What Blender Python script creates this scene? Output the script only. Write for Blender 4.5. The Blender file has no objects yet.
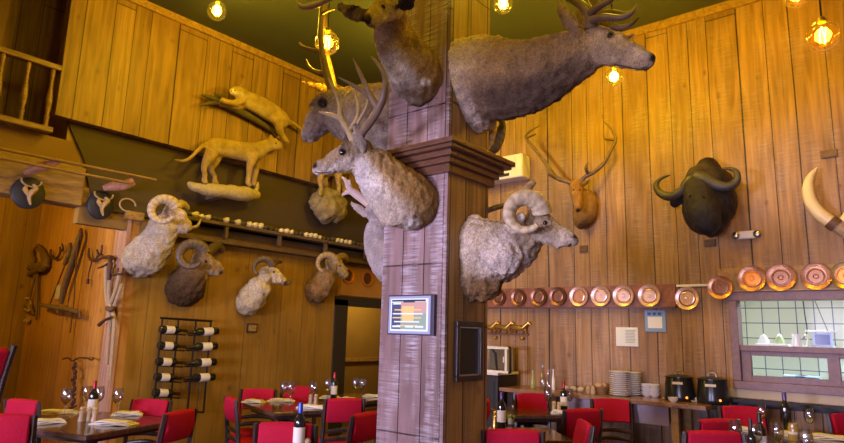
import bpy, bmesh, math, random
from mathutils import Vector, Matrix, noise, kdtree
R_ = random.Random(7)
S = bpy.context.scene
COL = S.collection
PI = math.pi
# ------------------------------------------------------------------ camera
F, CX, CY, H = 608.5, 422.0, 221.5, 1.55
yaw, pit, rol = map(math.radians, (-39.766, 10.335, 1.584))
_c, _s = math.cos(yaw), math.sin(yaw)
cf = Vector((_s*math.cos(pit), _c*math.cos(pit), math.sin(pit)))
_r = Vector((_c, -_s, 0)); _u = _r.cross(cf)
cr = _r*math.cos(rol)+_u*math.sin(rol); cu = _u*math.cos(rol)-_r*math.sin(rol)
CAM = Vector((0, 0, H))
cam = bpy.data.cameras.new('camera'); cam.sensor_width = 36; cam.lens = F/844*36; cam.clip_start = .05
co = bpy.data.objects.new('camera', cam); COL.objects.link(co)
co.matrix_world = Matrix(((cr.x, cu.x, -cf.x, 0), (cr.y, cu.y, -cf.y, 0), (cr.z, cu.z, -cf.z, H), (0, 0, 0, 1)))
S.camera = co
def ray(x, y): return cf+cr*((x-CX)/F)-cu*((y-CY)/F)
def P(x, y, ax, v):                       # where a sight line meets the plane axis=v (or depth v)
    d = ray(x, y)
    if ax == 'd': return CAM+d*v
    i = 'xyz'.index(ax)
    return CAM+d*((v-CAM[i])/d[i])
def depth(p): return (Vector(p)-CAM).dot(cf)
def lin(h):
    def g(c): return c/12.92 if c <= .04045 else ((c+.055)/1.055)**2.4
    return tuple(g(int(h[i:i+2], 16)/255) for i in (0, 2, 4))
# ------------------------------------------------------------------ materials
def nt(name):
    m = bpy.data.materials.new(name); m.use_nodes = True
    t = m.node_tree; return m, t, t.nodes['Principled BSDF']
def col4(c): return (*c[:3], 1)
def mat(name, c, rough=.6, metal=0, emit=None, es=0, trans=0, spec=.5, var=0, vs=20, bump=0, coat=0):
    m, t, b = nt(name)
    b.inputs['Base Color'].default_value = col4(c); b.inputs['Roughness'].default_value = rough
    b.inputs['Metallic'].default_value = metal; b.inputs['Specular IOR Level'].default_value = spec
    b.inputs['Coat Weight'].default_value = coat
    if trans: b.inputs['Transmission Weight'].default_value = trans; b.inputs['IOR'].default_value = 1.45
    if emit: b.inputs['Emission Color'].default_value = col4(emit); b.inputs['Emission Strength'].default_value = es
    if var or bump:
        tc = t.nodes.new('ShaderNodeTexCoord'); n = t.nodes.new('ShaderNodeTexNoise'); n.inputs['Scale'].default_value = vs
        n.inputs['Detail'].default_value = 5
        t.links.new(tc.outputs['Object'], n.inputs['Vector'])
        if var:
            mx = t.nodes.new('ShaderNodeMix'); mx.data_type = 'RGBA'
            mx.inputs[6].default_value = col4([v*(1-var) for v in c]); mx.inputs[7].default_value = col4([min(1, v*(1+var)) for v in c])
            t.links.new(n.outputs['Fac'], mx.inputs[0]); t.links.new(mx.outputs[2], b.inputs['Base Color'])
        if bump:
            bp = t.nodes.new('ShaderNodeBump'); bp.inputs['Strength'].default_value = bump; bp.inputs['Distance'].default_value = .01
            t.links.new(n.outputs['Fac'], bp.inputs['Height']); t.links.new(bp.outputs['Normal'], b.inputs['Normal'])
    return m
class NB:
    def __init__(s, t): s.t = t
    def n(s, ty, **k):
        x = s.t.nodes.new('ShaderNode'+ty)
        for a, v in k.items(): setattr(x, a, v)
        return x
    def math(s, op, a, b=0.0, c=None):
        x = s.n('Math', operation=op)
        for i, v in enumerate((a, b) if c is None else (a, b, c)):
            if isinstance(v, (int, float)): x.inputs[i].default_value = v
            else: s.t.links.new(v, x.inputs[i])
        return x.outputs[0]
    def comb(s, a, b, c=0.0):
        x = s.n('CombineXYZ')
        for i, v in enumerate((a, b, c)):
            if isinstance(v, (int, float)): x.inputs[i].default_value = v
            else: s.t.links.new(v, x.inputs[i])
        return x.outputs[0]
    def mix(s, f, a, b, mode='MIX'):
        x = s.n('Mix', data_type='RGBA', blend_type=mode)
        for i, v in ((0, f), (6, a), (7, b)):
            if isinstance(v, (int, float)): x.inputs[i].default_value = v
            elif isinstance(v, tuple): x.inputs[i].default_value = col4(v)
            else: s.t.links.new(v, x.inputs[i])
        return x.outputs[2]
    def ramp(s, f, a, b):
        x = s.n('MapRange'); x.clamp = True
        s.t.links.new(f, x.inputs['Value']); x.inputs['From Min'].default_value = a; x.inputs['From Max'].default_value = b
        return x.outputs[0]
def planks(name, c1, c2, axis='x', w=.25, gap=(.03, .011, .004), rough=.55, white=0, knots=1, long='z', shift=0, length=40, gw=.006, grain=(.6, .55, .5)):
    m, t, b = nt(name); N = NB(t)
    tc = N.n('TexCoord'); sp = N.n('SeparateXYZ'); t.links.new(tc.outputs['Object'], sp.inputs[0])
    u = sp.outputs['xyz'.index(axis)]; z = sp.outputs['xyz'.index(long)]
    u = N.math('ADD', u, 50.0+shift)
    w1 = N.n('TexNoise', noise_dimensions='1D'); w1.inputs['Scale'].default_value = 1/(w*2.2); w1.inputs['Detail'].default_value = 0
    t.links.new(u, w1.inputs['W'])
    uu = N.math('ADD', u, N.math('MULTIPLY', N.math('SUBTRACT', w1.outputs['Fac'], .5), w*1.0))
    wb = N.n('TexNoise'); wb.inputs['Scale'].default_value = 1; t.links.new(N.comb(N.math('MULTIPLY', z, .7), u), wb.inputs['Vector'])
    uu = N.math('ADD', uu, N.math('MULTIPLY', N.math('SUBTRACT', wb.outputs['Fac'], .5), .02))
    br = N.n('TexBrick'); br.inputs['Scale'].default_value = 1; br.inputs['Brick Width'].default_value = length
    br.inputs['Row Height'].default_value = w; br.inputs['Mortar Size'].default_value = gw; br.inputs['Mortar Smooth'].default_value = .3
    br.offset = .37; br.offset_frequency = 3
    br.inputs['Color1'].default_value = col4(c1); br.inputs['Color2'].default_value = col4(c2); br.inputs['Mortar'].default_value = col4(gap)
    t.links.new(N.comb(N.math('ADD', z, 20.0), uu), br.inputs['Vector'])
    g = N.n('TexNoise'); g.inputs['Scale'].default_value = 1; g.inputs['Detail'].default_value = 6; g.inputs['Distortion'].default_value = .6
    t.links.new(N.comb(N.math('MULTIPLY', uu, 22.0), N.math('MULTIPLY', z, 1.3), N.math('FLOOR', N.math('DIVIDE', uu, w))), g.inputs['Vector'])
    c = N.mix(1.0, br.outputs['Color'], N.mix(N.ramp(g.outputs['Fac'], .3, .7), grain, (1.2, 1.2, 1.2)), 'MULTIPLY')
    bl = N.n('TexNoise'); bl.inputs['Scale'].default_value = 1.1; bl.inputs['Detail'].default_value = 3; t.links.new(tc.outputs['Object'], bl.inputs['Vector'])
    c = N.mix(1.0, c, N.mix(N.ramp(bl.outputs['Fac'], .35, .65), (.82, .8, .78), (1.08, 1.08, 1.08)), 'MULTIPLY')
    if knots:
        v = N.n('TexVoronoi'); v.inputs['Scale'].default_value = 1
        t.links.new(N.comb(N.math('MULTIPLY', uu, 4.4), N.math('MULTIPLY', z, 2.6)), v.inputs['Vector'])
        k = N.math('SUBTRACT', 1.0, N.ramp(v.outputs['Distance'], .03, .13))
        c = N.mix(N.math('MULTIPLY', k, .75), c, (.13, .045, .015))
    if white:
        n2 = N.n('TexNoise'); n2.inputs['Scale'].default_value = 1; n2.inputs['Detail'].default_value = 6
        t.links.new(N.comb(N.math('MULTIPLY', uu, 6.0), N.math('MULTIPLY', z, 70.0), N.math('FLOOR', N.math('DIVIDE', uu, w))), n2.inputs['Vector'])
        n3 = N.n('TexNoise'); n3.inputs['Scale'].default_value = 1; n3.inputs['Detail'].default_value = 3
        t.links.new(N.comb(N.math('MULTIPLY', uu, 9.0), N.math('MULTIPLY', z, 1.6)), n3.inputs['Vector'])
        k = N.math('MULTIPLY', N.ramp(n2.outputs['Fac'], .4, .7), N.ramp(n3.outputs['Fac'], .42, .66))
        c = N.mix(N.math('MULTIPLY', k, white), c, (.58, .54, .6))
    t.links.new(c, b.inputs['Base Color']); b.inputs['Roughness'].default_value = rough
    bp = N.n('Bump'); bp.inputs['Strength'].default_value = .5; bp.inputs['Distance'].default_value = .012
    hh = N.math('SUBTRACT', N.math('MULTIPLY', g.outputs['Fac'], .25), br.outputs['Fac'])
    t.links.new(hh, bp.inputs['Height']); t.links.new(bp.outputs['Normal'], b.inputs['Normal'])
    return m
def wood(name, c, rough=.5, ax=(2, 2, 2), s=14, var=.35):
    m, t, b = nt(name); N = NB(t)
    tc = N.n('TexCoord'); mp = N.n('Mapping'); mp.inputs['Scale'].default_value = ax
    t.links.new(tc.outputs['Object'], mp.inputs['Vector'])
    g = N.n('TexNoise'); g.inputs['Scale'].default_value = s; g.inputs['Detail'].default_value = 5; g.inputs['Distortion'].default_value = 1
    t.links.new(mp.outputs[0], g.inputs['Vector'])
    t.links.new(N.mix(N.ramp(g.outputs['Fac'], .3, .7), tuple(v*(1-var) for v in c), tuple(v*(1+var) for v in c)), b.inputs['Base Color'])
    b.inputs['Roughness'].default_value = rough
    return m
def furmat(name, s=60, rough=.9, bump=1.0):
    m, t, b = nt(name); N = NB(t)
    a = N.n('Attribute', attribute_name='Col')
    tc = N.n('TexCoord')
    g = N.n('TexNoise'); g.inputs['Scale'].default_value = s; g.inputs['Detail'].default_value = 6; g.inputs['Distortion'].default_value = 1.5
    t.links.new(tc.outputs['Object'], g.inputs['Vector'])
    g2 = N.n('TexNoise'); g2.inputs['Scale'].default_value = 9; g2.inputs['Detail'].default_value = 4; t.links.new(tc.outputs['Object'], g2.inputs['Vector'])
    c = N.mix(1.0, a.outputs['Color'], N.mix(N.ramp(g.outputs['Fac'], .3, .7), (.55, .53, .5), (1.3, 1.3, 1.3)), 'MULTIPLY')
    c = N.mix(1.0, c, N.mix(N.ramp(g2.outputs['Fac'], .35, .65), (.78, .76, .74), (1.15, 1.15, 1.15)), 'MULTIPLY')
    t.links.new(c, b.inputs['Base Color']); b.inputs['Roughness'].default_value = rough
    b.inputs['Specular IOR Level'].default_value = .15
    b.inputs['Sheen Weight'].default_value = 0
    bp = N.n('Bump'); bp.inputs['Strength'].default_value = bump; bp.inputs['Distance'].default_value = .012
    t.links.new(g.outputs['Fac'], bp.inputs['Height']); t.links.new(bp.outputs['Normal'], b.inputs['Normal'])
    return m
def hornmat(name, c, freq=60):
    m, t, b = nt(name); N = NB(t)
    a = N.n('Attribute', attribute_name='Len')
    w = N.math('SINE', N.math('MULTIPLY', a.outputs['Fac'], float(freq)))
    tc = N.n('TexCoord'); g = N.n('TexNoise'); g.inputs['Scale'].default_value = 40; t.links.new(tc.outputs['Object'], g.inputs['Vector'])
    f = N.math('ADD', N.math('MULTIPLY', w, .14), g.outputs['Fac'])
    t.links.new(N.mix(N.ramp(f, .1, .9), tuple(v*.5 for v in c), tuple(v*1.25 for v in c)), b.inputs['Base Color'])
    b.inputs['Roughness'].default_value = .5
    bp = N.n('Bump'); bp.inputs['Strength'].default_value = .8; bp.inputs['Distance'].default_value = .006
    t.links.new(f, bp.inputs['Height']); t.links.new(bp.outputs['Normal'], b.inputs['Normal'])
    return m
WOOD1, WOOD2 = (.40, .225, .088), (.28, .148, .06)
M = {}
M['wall_y'] = planks('pine_boards_back', WOOD1, WOOD2, 'x', .26, white=.22)
M['wall_x'] = planks('pine_boards_side', (.34, .19, .05), (.24, .127, .033), 'y', .27)
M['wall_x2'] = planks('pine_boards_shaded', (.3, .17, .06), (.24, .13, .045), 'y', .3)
M['sheepwall'] = planks('olive_boards', (.33, .178, .02), (.27, .14, .016), 'y', .34, grain=(.82, .8, .78), gw=.003, gap=(.06, .03, .01))
M['alcove'] = planks('orange_boards', (.46, .215, .04), (.37, .165, .03), 'x', .3, grain=(.8, .76, .72), gw=.004, gap=(.12, .04, .01))
M['post'] = planks('pinkish_post_boards', (.5, .28, .17), (.42, .22, .13), 'x', .14, gw=.004, knots=0, white=.3)
M['mustard'] = mat('mustard_wall', (.24, .135, .03), .8, var=.15, vs=3)
M['darkpanel_and_shade'] = mat('dark_brown_panel_and_shade', (.055, .032, .012), .7, var=.12, vs=3)  # dark brown, also the shade painted below the upper storey
M['ceiling'] = mat('olive_ceiling', (.058, .062, .05), .85, var=.08, vs=2)
M['beam'] = wood('beam_wood', (.25, .14, .05), ax=(3, .5, 3), s=10)
M['trimwood'] = wood('trim_wood', (.34, .19, .05), ax=(3, 3, 3), s=5)
M['pillar_front'] = planks('weathered_pillar_boards', (.29, .18, .17), (.23, .135, .13), 'x', .62, white=.9, rough=.5, length=1.1, shift=.03)
M['pillar_side'] = planks('pillar_side_boards', (.33, .195, .06), (.28, .16, .05), 'y', .2, white=.1, rough=.55, length=2.4)
M['crown'] = wood('crown_wood', (.12, .05, .025), .35, ax=(2, 2, 9), s=6, var=.3)
M['floor'] = planks('floor_boards', (.09, .05, .03), (.07, .04, .025), 'x', .15, long='y', rough=.35, knots=0)
M['darkwood'] = wood('dark_chair_wood', (.035, .022, .018), .3, ax=(4, 4, 1), s=8)
M['tablewood'] = wood('polished_table_wood', (.075, .042, .03), .13, ax=(1, 5, 1), s=6)
M['red'] = mat('red_upholstery', (.42, .005, .03), .8, var=.2, vs=90, bump=.3, spec=.2)
M['iron'] = mat('black_iron', (.015, .012, .012), .5, metal=.6)
M['rust'] = mat('rusty_iron', (.09, .04, .025), .6, metal=.5, var=.4, vs=30)
M['steel'] = mat('brushed_steel', (.5, .5, .52), .3, metal=1)
M['brass'] = mat('brass', (.6, .38, .1), .3, metal=.9, var=.3, vs=40)
M['copper'] = mat('copper', (.72, .36, .2), .28, metal=.85, var=.2, vs=60)
M['copperdark'] = mat('aged_copper', (.3, .14, .08), .35, metal=.8, var=.3, vs=60)
M['palecopper'] = mat('pale_polished_copper', (.85, .58, .48), .3, metal=.6, var=.15, vs=60)
M['orangecopper'] = mat('bright_orange_copper', (.95, .3, .05), .3, metal=.6, var=.2, vs=80)
M['china'] = mat('white_china', (.78, .76, .74), .2)
M['linen'] = mat('cream_linen', (.8, .76, .68), .9, var=.08, vs=60, bump=.4)
M['paper'] = mat('white_paper', (.8, .8, .82), .8)
M['black'] = mat('black_enamel', (.012, .013, .016), .25)
M['blackmat'] = mat('matt_black', (.02, .018, .018), .6)
M['bottleglass'] = mat('dark_bottle_glass', (.012, .012, .01), .08, coat=.5)
M['label'] = mat('cream_label', (.75, .68, .55), .7)
M['foilred'] = mat('red_foil', (.35, .01, .02), .3, metal=.4)
M['foilblue'] = mat('blue_foil', (.03, .07, .45), .3, metal=.4)
M['foilpurple'] = mat('purple_foil', (.09, .05, .16), .35, metal=.3)
M['foilblack'] = mat('black_foil', (.03, .015, .015), .4, metal=.3)
M['mouth'] = mat('mouth_dark', (.03, .02, .018), .8)
M['eye'] = mat('glass_eye', (.01, .006, .004), .05, coat=1)
M['passframe'] = wood('plum_brown_frame', (.2, .115, .125), .5, ax=(3, 3, 3), s=6, var=.15)
M['cream'] = mat('cream_paint', (.45, .36, .24), .6)
M['rock'] = mat('grey_brown_rock', (.24, .18, .09), .9, var=.85, vs=14, bump=1)
M['shelfwood'] = wood('dark_shelf_wood', (.1, .06, .025), .6, s=6)
M['log'] = mat('pale_log', (.42, .33, .15), .9, var=.35, vs=25, bump=1)
M['plastic'] = mat('white_plastic', (.78, .74, .68), .35)
M['leather'] = mat('old_leather', (.12, .06, .03), .6, var=.4, vs=30, bump=.6)
M['rope'] = mat('hemp_rope', (.42, .3, .17), .9, var=.4, vs=80, bump=1)
M['oldwood'] = wood('old_grey_wood', (.14, .085, .045), .7, ax=(4, 4, 4), s=10)
M['greenleaf'] = mat('green_leaf', (.2, .32, .05), .6)
M['antler'] = mat('antler_bone', (.36, .27, .17), .5, var=.4, vs=14, bump=.4)
M['antlerdark'] = mat('dark_antler', (.16, .1, .065), .5, var=.5, vs=14, bump=.4)
M['ivory'] = mat('ivory', (.72, .58, .34), .35, var=.15, vs=9)
M['fur'] = furmat('fur'); M['furfine'] = furmat('short_fur', 110, bump=.6); M['wool'] = furmat('shaggy_wool', 45, bump=1.3)
M['blackfur'] = furmat('black_hide', 120, .45, .5)
M['horn'] = hornmat('ridged_horn', (.38, .25, .13), 120); M['hornpale'] = hornmat('pale_horn', (.55, .42, .26), 120)
M['horndark'] = hornmat('dark_horn', (.12, .08, .05), 120); M['hornblack'] = hornmat('black_horn', (.05, .045, .05), 30)
def tile():
    m, t, b = nt('cream_tiles'); N = NB(t)
    tc = N.n('TexCoord'); sp = N.n('SeparateXYZ'); t.links.new(tc.outputs['Object'], sp.inputs[0])
    br = N.n('TexBrick'); br.offset = 0; br.inputs['Scale'].default_value = 1; br.inputs['Brick Width'].default_value = .2; br.inputs['Row Height'].default_value = .2
    br.inputs['Mortar Size'].default_value = .006; br.inputs['Color1'].default_value = (.74, .74, .58, 1); br.inputs['Color2'].default_value = (.8, .8, .66, 1)
    br.inputs['Mortar'].default_value = (.12, .14, .2, 1)
    t.links.new(N.comb(N.math('ADD', N.math('ADD', sp.outputs[0], sp.outputs[1]), 20.0), N.math('ADD', sp.outputs[2], 10.0)), br.inputs['Vector'])
    t.links.new(br.outputs['Color'], b.inputs['Base Color']); b.inputs['Roughness'].default_value = .25
    return m
M['tile'] = tile()
def thinglass(name, c, gloss=.12, rough=.03, glow=0, edge=.75):
    m, t, b = nt(name); t.nodes.remove(b); N = NB(t)
    tr = N.n('BsdfTransparent'); tr.inputs[0].default_value = col4(c)
    gl = N.n('BsdfGlossy'); gl.inputs['Roughness'].default_value = rough
    lw = N.n('LayerWeight'); lw.inputs['Blend'].default_value = .35
    ms = N.n('MixShader'); f = N.math('ADD', N.math('MULTIPLY', lw.outputs['Facing'], edge), gloss)
    t.links.new(f, ms.inputs[0]); t.links.new(tr.outputs[0], ms.inputs[1]); t.links.new(gl.outputs[0], ms.inputs[2])
    if glow:
        tl = N.n('BsdfTranslucent'); tl.inputs[0].default_value = col4(c); m2 = N.n('MixShader'); m2.inputs[0].default_value = glow
        t.links.new(ms.outputs[0], m2.inputs[1]); t.links.new(tl.outputs[0], m2.inputs[2]); ms = m2
    t.links.new(ms.outputs[0], t.nodes['Material Output'].inputs[0]); return m
M['glass'] = thinglass('clear_glass', (.93, .93, .95))
M['pane'] = thinglass('window_pane', (.88, .92, .92), .01, .45, edge=.12)
M['amber'] = thinglass('amber_glass', (1, .62, .16), .06, glow=.004); M['globe'] = thinglass('pale_globe_glass', (1, .9, .7), .08, glow=.002)
M['bulb'] = mat('lit_bulb', (1, .8, .5), emit=(1, .72, .3), es=30)
M['screen_frame'] = mat('dark_bezel', (.05, .04, .07), .3)
# ------------------------------------------------------------------ object helpers
def tag(o, label=None, cat=None, group=None, kind=None):
    for k, v in (('label', label), ('category', cat), ('group', group), ('kind', kind)):
        if v: o[k] = v
    return o
def thing(name, loc, label, cat, group=None, rz=0):
    o = bpy.data.objects.new(name, None); COL.objects.link(o); o.location = loc; o.rotation_euler.z = rz
    o.empty_display_size = .1
    return tag(o, label, cat, group)
def origin(o):
    v = Vector((0, 0, 0))
    while o is not None: v += o.location; o = o.parent
    return v
class MB:
    def __init__(s): s.v = []; s.f = []; s.mi = []; s.cur = 0; s.len = []
    def add(s, vs, fs, ln=None):
        n = len(s.v); s.v += [Vector(v) for v in vs]; s.f += [[i+n for i in f] for f in fs]; s.mi += [s.cur]*len(fs)
        s.len += ln if ln else [0]*len(vs); return s
    def box(s, c, d, R=None, taper=1):
        c = Vector(c); vs = []
        for z in (-1, 1):
            k = taper if z > 0 else 1
            for x, y in ((-1, -1), (1, -1), (1, 1), (-1, 1)):
                p = Vector((x*d[0]/2*k, y*d[1]/2*k, z*d[2]/2))
                vs.append(c+(R @ p if R else p))
        return s.add(vs, [[3, 2, 1, 0], [4, 5, 6, 7], [0, 1, 5, 4], [1, 2, 6, 5], [2, 3, 7, 6], [3, 0, 4, 7]])
    def b2(s, a, b): return s.box([(a[i]+b[i])/2 for i in range(3)], [abs(a[i]-b[i]) for i in range(3)])
    def tube(s, pts, rad, seg=8, flat=1, ref=None, sub=0, close=False):
        pts = [Vector(p) for p in pts]
        if not hasattr(rad, '__len__'): rad = [rad]*len(pts)
        if sub: pts, rad = smooth(pts, list(rad), sub)
        n = len(pts); vs = []; ln = []; L = 0; N_ = None
        for i, p in enumerate(pts):
            t = (pts[min(i+1, n-1)]-pts[max(i-1, 0)]).normalized()
            if N_ is None:
                a = Vector(ref) if ref else (Vector((0, 0, 1)) if abs(t.z) < .9 else Vector((1, 0, 0)))
            else: a = N_
            a = (a-t*a.dot(t)).normalized(); N_ = a; b = t.cross(a)
            if i: L += (p-pts[i-1]).length
            for k in range(seg):
                q = 2*PI*k/seg; vs.append(p+a*math.cos(q)*rad[i]+b*math.sin(q)*rad[i]*flat); ln.append(L)
        fs = [[i*seg+k, i*seg+(k+1) % seg, (i+1)*seg+(k+1) % seg, (i+1)*seg+k] for i in range(n-1) for k in range(seg)]
        fs += [list(range(seg))[::-1], [(n-1)*seg+k for k in range(seg)]]
        return s.add(vs, fs, ln)
    def lathe(s, prof, c=(0, 0, 0), seg=20, R=None, closed=True):
        c = Vector(c); vs = []; n = len(prof)
        for r, z in prof:
            for k in range(seg):
                q = 2*PI*k/seg; p = Vector((r*math.cos(q), r*math.sin(q), z)); vs.append(c+(R @ p if R else p))
        fs = [[i*seg+k, i*seg+(k+1) % seg, (i+1)*seg+(k+1) % seg, (i+1)*seg+k] for i in range(n-1) for k in range(seg)]
        if closed: fs += [list(range(seg))[::-1], [(n-1)*seg+k for k in range(seg)]]
        return s.add(vs, fs)
    def prism(s, poly, d):
        n = len(poly); d = Vector(d); poly = [Vector(p) for p in poly]
        return s.add(poly+[p+d for p in poly], [list(range(n))[::-1], list(range(n, 2*n))]+[[i, (i+1) % n, n+(i+1) % n, n+i] for i in range(n)])
    def ball(s, c, r, seg=12, sq=(1, 1, 1), R=None):
        n = seg//2+1
        vs = []; c = Vector(c)
        for i in range(n):
            a = PI*i/(n-1); rr = max(math.sin(a), .02)
            for k in range(seg):
                q = 2*PI*k/seg; p = Vector((math.cos(q)*rr*r*sq[0], math.sin(q)*rr*r*sq[1], -math.cos(a)*r*sq[2])); vs.append(c+(R @ p if R else p))
        fs = [[i*seg+k, i*seg+(k+1) % seg, (i+1)*seg+(k+1) % seg, (i+1)*seg+k] for i in range(n-1) for k in range(seg)]
        fs += [list(range(seg))[::-1], [(n-1)*seg+k for k in range(seg)]]
        return s.add(vs, fs)
    def build(s, name, m, parent=None, world=False, smooth=False, bevel=0, kind=None, sub=0, sharp=50):
        me = bpy.data.meshes.new(name)
        off = origin(parent) if (world and parent is not None) else Vector((0, 0, 0))
        me.from_pydata([v-off for v in s.v], [], s.f)
        for x in (m if isinstance(m, (list, tuple)) else [m]): me.materials.append(x)
        me.polygons.foreach_set('material_index', s.mi)
        bm = bmesh.new(); bm.from_mesh(me); bmesh.ops.recalc_face_normals(bm, faces=bm.faces); bm.to_mesh(me); bm.free()
        if any(s.len):
            at = me.attributes.new('Len', 'FLOAT', 'POINT'); at.data.foreach_set('value', s.len)
        if smooth:
            me.polygons.foreach_set('use_smooth', [True]*len(me.polygons))
            me.set_sharp_from_angle(angle=math.radians(sharp))
        o = bpy.data.objects.new(name, me); COL.objects.link(o)
        if parent is not None: o.parent = parent
        if bevel:
            b = o.modifiers.new('bevel', 'BEVEL'); b.width = bevel; b.segments = 2; b.limit_method = 'ANGLE'
        if sub:
            b = o.modifiers.new('sub', 'SUBSURF'); b.levels = sub; b.render_levels = sub
        if kind: o['kind'] = kind
        return o
def smooth(pts, rad, k):
    P_, Rr = [], []
    n = len(pts)
    for i in range(n-1):
        p0, p1, p2, p3 = pts[max(i-1, 0)], pts[i], pts[i+1], pts[min(i+2, n-1)]
        for j in range(k):
            t = j/k
            P_.append(.5*((2*p1)+(p2-p0)*t+(2*p0-5*p1+4*p2-p3)*t*t+(3*p1-p0-3*p2+p3)*t**3)); Rr.append(rad[i]*(1-t)+rad[i+1]*t)
    return P_+[pts[-1]], Rr+[rad[-1]]
def copy_tree(o, parent=None):
    c = o.copy(); COL.objects.link(c); c.parent = parent
    for ch in list(KIDS(o)): copy_tree(ch, c)
    return c
def KIDS(o): return [x for x in COL.objects if x.parent == o]
def struct(mb, name, m, **k): return mb.build(name, m, kind='structure', **k)
def origin_down(o):                       # put a one-mesh thing's origin at its own base
    me = o.data; xs = [v.co for v in me.vertices]
    c = Vector(((min(v.x for v in xs)+max(v.x for v in xs))/2, (min(v.y for v in xs)+max(v.y for v in xs))/2, min(v.z for v in xs)))
    me.transform(Matrix.Translation(-c)); o.location = c; return o
exec_order = []
# ------------------------------------------------------------------ the room
XS, YB, ZC = -7.05, 7.1, 5.36              # side wall plane, back wall plane, ceiling height
PX, PXL, PY, PYB = -2.387, -2.95, 3.124, 3.62   # pillar faces
struct(MB().b2((-10.6, -4.7, -.1), (3, 9.6, 0)), 'floor', M['floor'])
struct(MB().b2((-10.6, .0, ZC), (3, 9.6, ZC+.1)), 'ceiling', M['ceiling'])
struct(MB().b2((-10.6, -4.7, 2.52), (3, 0.0, 2.67)), 'ceiling_daylight_block', M['ceiling'])  # unseen low ceiling, added to cut off the window daylight higher up
struct(MB().b2((-10.6, -.12, 2.67), (3, 0.0, ZC)), 'wall_over_daylight_block', M['wall_y'])  # unseen wall closing the space above the added low ceiling
struct(MB().b2((2.9, -4.6, 0), (3, 9.6, ZC)), 'wall_right', M['wall_x2'])
# back wall with the pass-through opening: x -1.56..-.2, z 1.13..2.0
mb = MB(); mb.b2((-5.3, YB, 0), (-1.57, YB+.12, ZC)); mb.b2((-1.57, YB, 0), (2.9, YB+.12, 1.12)); mb.b2((-1.57, YB, 1.99), (2.9, YB+.12, ZC)); mb.b2((.25, YB, 1.12), (2.9, YB+.12, 1.99))
struct(mb, 'wall_back', M['wall_y'])
struct(MB().b2((-8.2, 9.5, 0), (-5.3, 9.6, ZC)), 'wall_back_recess', M['wall_y'])
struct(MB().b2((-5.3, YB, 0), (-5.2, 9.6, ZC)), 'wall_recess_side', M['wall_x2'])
# side wall: sheep wall, doorway 6.62..7.6 up to z 2.02
mb = MB(); mb.b2((XS-.12, 3.2, 0), (XS, 6.55, 2.62)); mb.b2((XS-.12, 6.55, 2.02), (XS, 9.6, 2.62)); mb.b2((XS-.12, 8.1, 0), (XS, 9.6, 2.02))
struct(mb, 'wall_left', M['sheepwall'])
struct(MB().b2((XS-.12, 2.62, 2.62), (XS, 9.6, 3.9)), 'wall_left_upper', M['mustard'])
struct(MB().b2((XS-.12, -4.6, 3.2), (XS, 2.62, 3.5)), 'wall_left_loft_front', M['mustard'])
# dark brown sheet painting the upper storey's shadow, slanted edge along the shadow line
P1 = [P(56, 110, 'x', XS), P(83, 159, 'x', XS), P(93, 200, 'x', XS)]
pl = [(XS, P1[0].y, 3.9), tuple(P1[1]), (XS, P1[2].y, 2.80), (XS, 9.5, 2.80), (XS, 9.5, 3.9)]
struct(MB().prism(pl, (.03, 0, 0)), 'trim_shadow_panel', M['darkpanel_and_shade'])
# boarded upper storey, proud of the wall below
YU = 2.215
yb1, yb2 = P(56, 112, 'x', -6.9), P(205, 156, 'x', -6.9)
struct(MB().b2((-7.05, YU, 3.70), (-6.9, 9.6, ZC)), 'wall_left_boarded', M['wall_x'])
struct(MB().b2((-6.9, YU, ZC-.09), (-6.86, 9.6, ZC)), 'trim_1', M['trimwood'])
struct(MB().b2((-5.2, YB-.04, ZC-.1), (2.9, YB, ZC)), 'trim_2', M['trimwood'])
# loft behind the railing
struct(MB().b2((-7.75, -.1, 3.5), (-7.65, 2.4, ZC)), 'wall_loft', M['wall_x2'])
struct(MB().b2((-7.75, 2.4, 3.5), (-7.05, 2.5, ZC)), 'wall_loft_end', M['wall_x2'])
struct(MB().b2((-7.65, -.1, 3.4), (-7.18, 2.4, 3.5)), 'floor_loft', M['beam'])
# alcove below the loft
YA = 3.2
struct(MB().b2((-10.5, YA, 0), (XS, YA+.1, 3.4)), 'wall_alcove', M['alcove'])
struct(MB().b2((-10.07, -4.6, 0), (-9.97, YA, 3.4)), 'wall_alcove_left', M['sheepwall'])
struct(MB().b2((-9.9, -4.6, 3.35), (XS-.12, YA, 3.45)), 'ceiling_alcove', M['trimwood'])
struct(MB().b2((XS-.2, -4.6, 2.80), (XS+.06, 2.62, 3.22)), 'trim_beam', M['beam'], bevel=.01)
struct(MB().b2((XS-.2, 2.62, 2.80), (XS+.02, 3.42, 3.02)), 'trim_beam_end', M['beam'], bevel=.01)
struct(MB().b2((XS-.12, -4.6, 0), (XS, 1.45, 2.8)), 'wall_daylight_block', M['sheepwall'])  # unseen wall added to keep window daylight off most of the alcove
# corner post with its little cap
pp = [P(x, 300, 'y', YA).x for x in (107, 119)]
mb = MB(); mb.b2((-7.33, YA-.04, 0), (XS+.01, YA, 2.74)); struct(mb, 'trim_post', M['post'])
struct(MB().b2((-7.38, YA-.1, 2.74), (XS+.06, YA+.12, 2.84)), 'trim_post_cap', M['trimwood'], bevel=.01)
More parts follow.
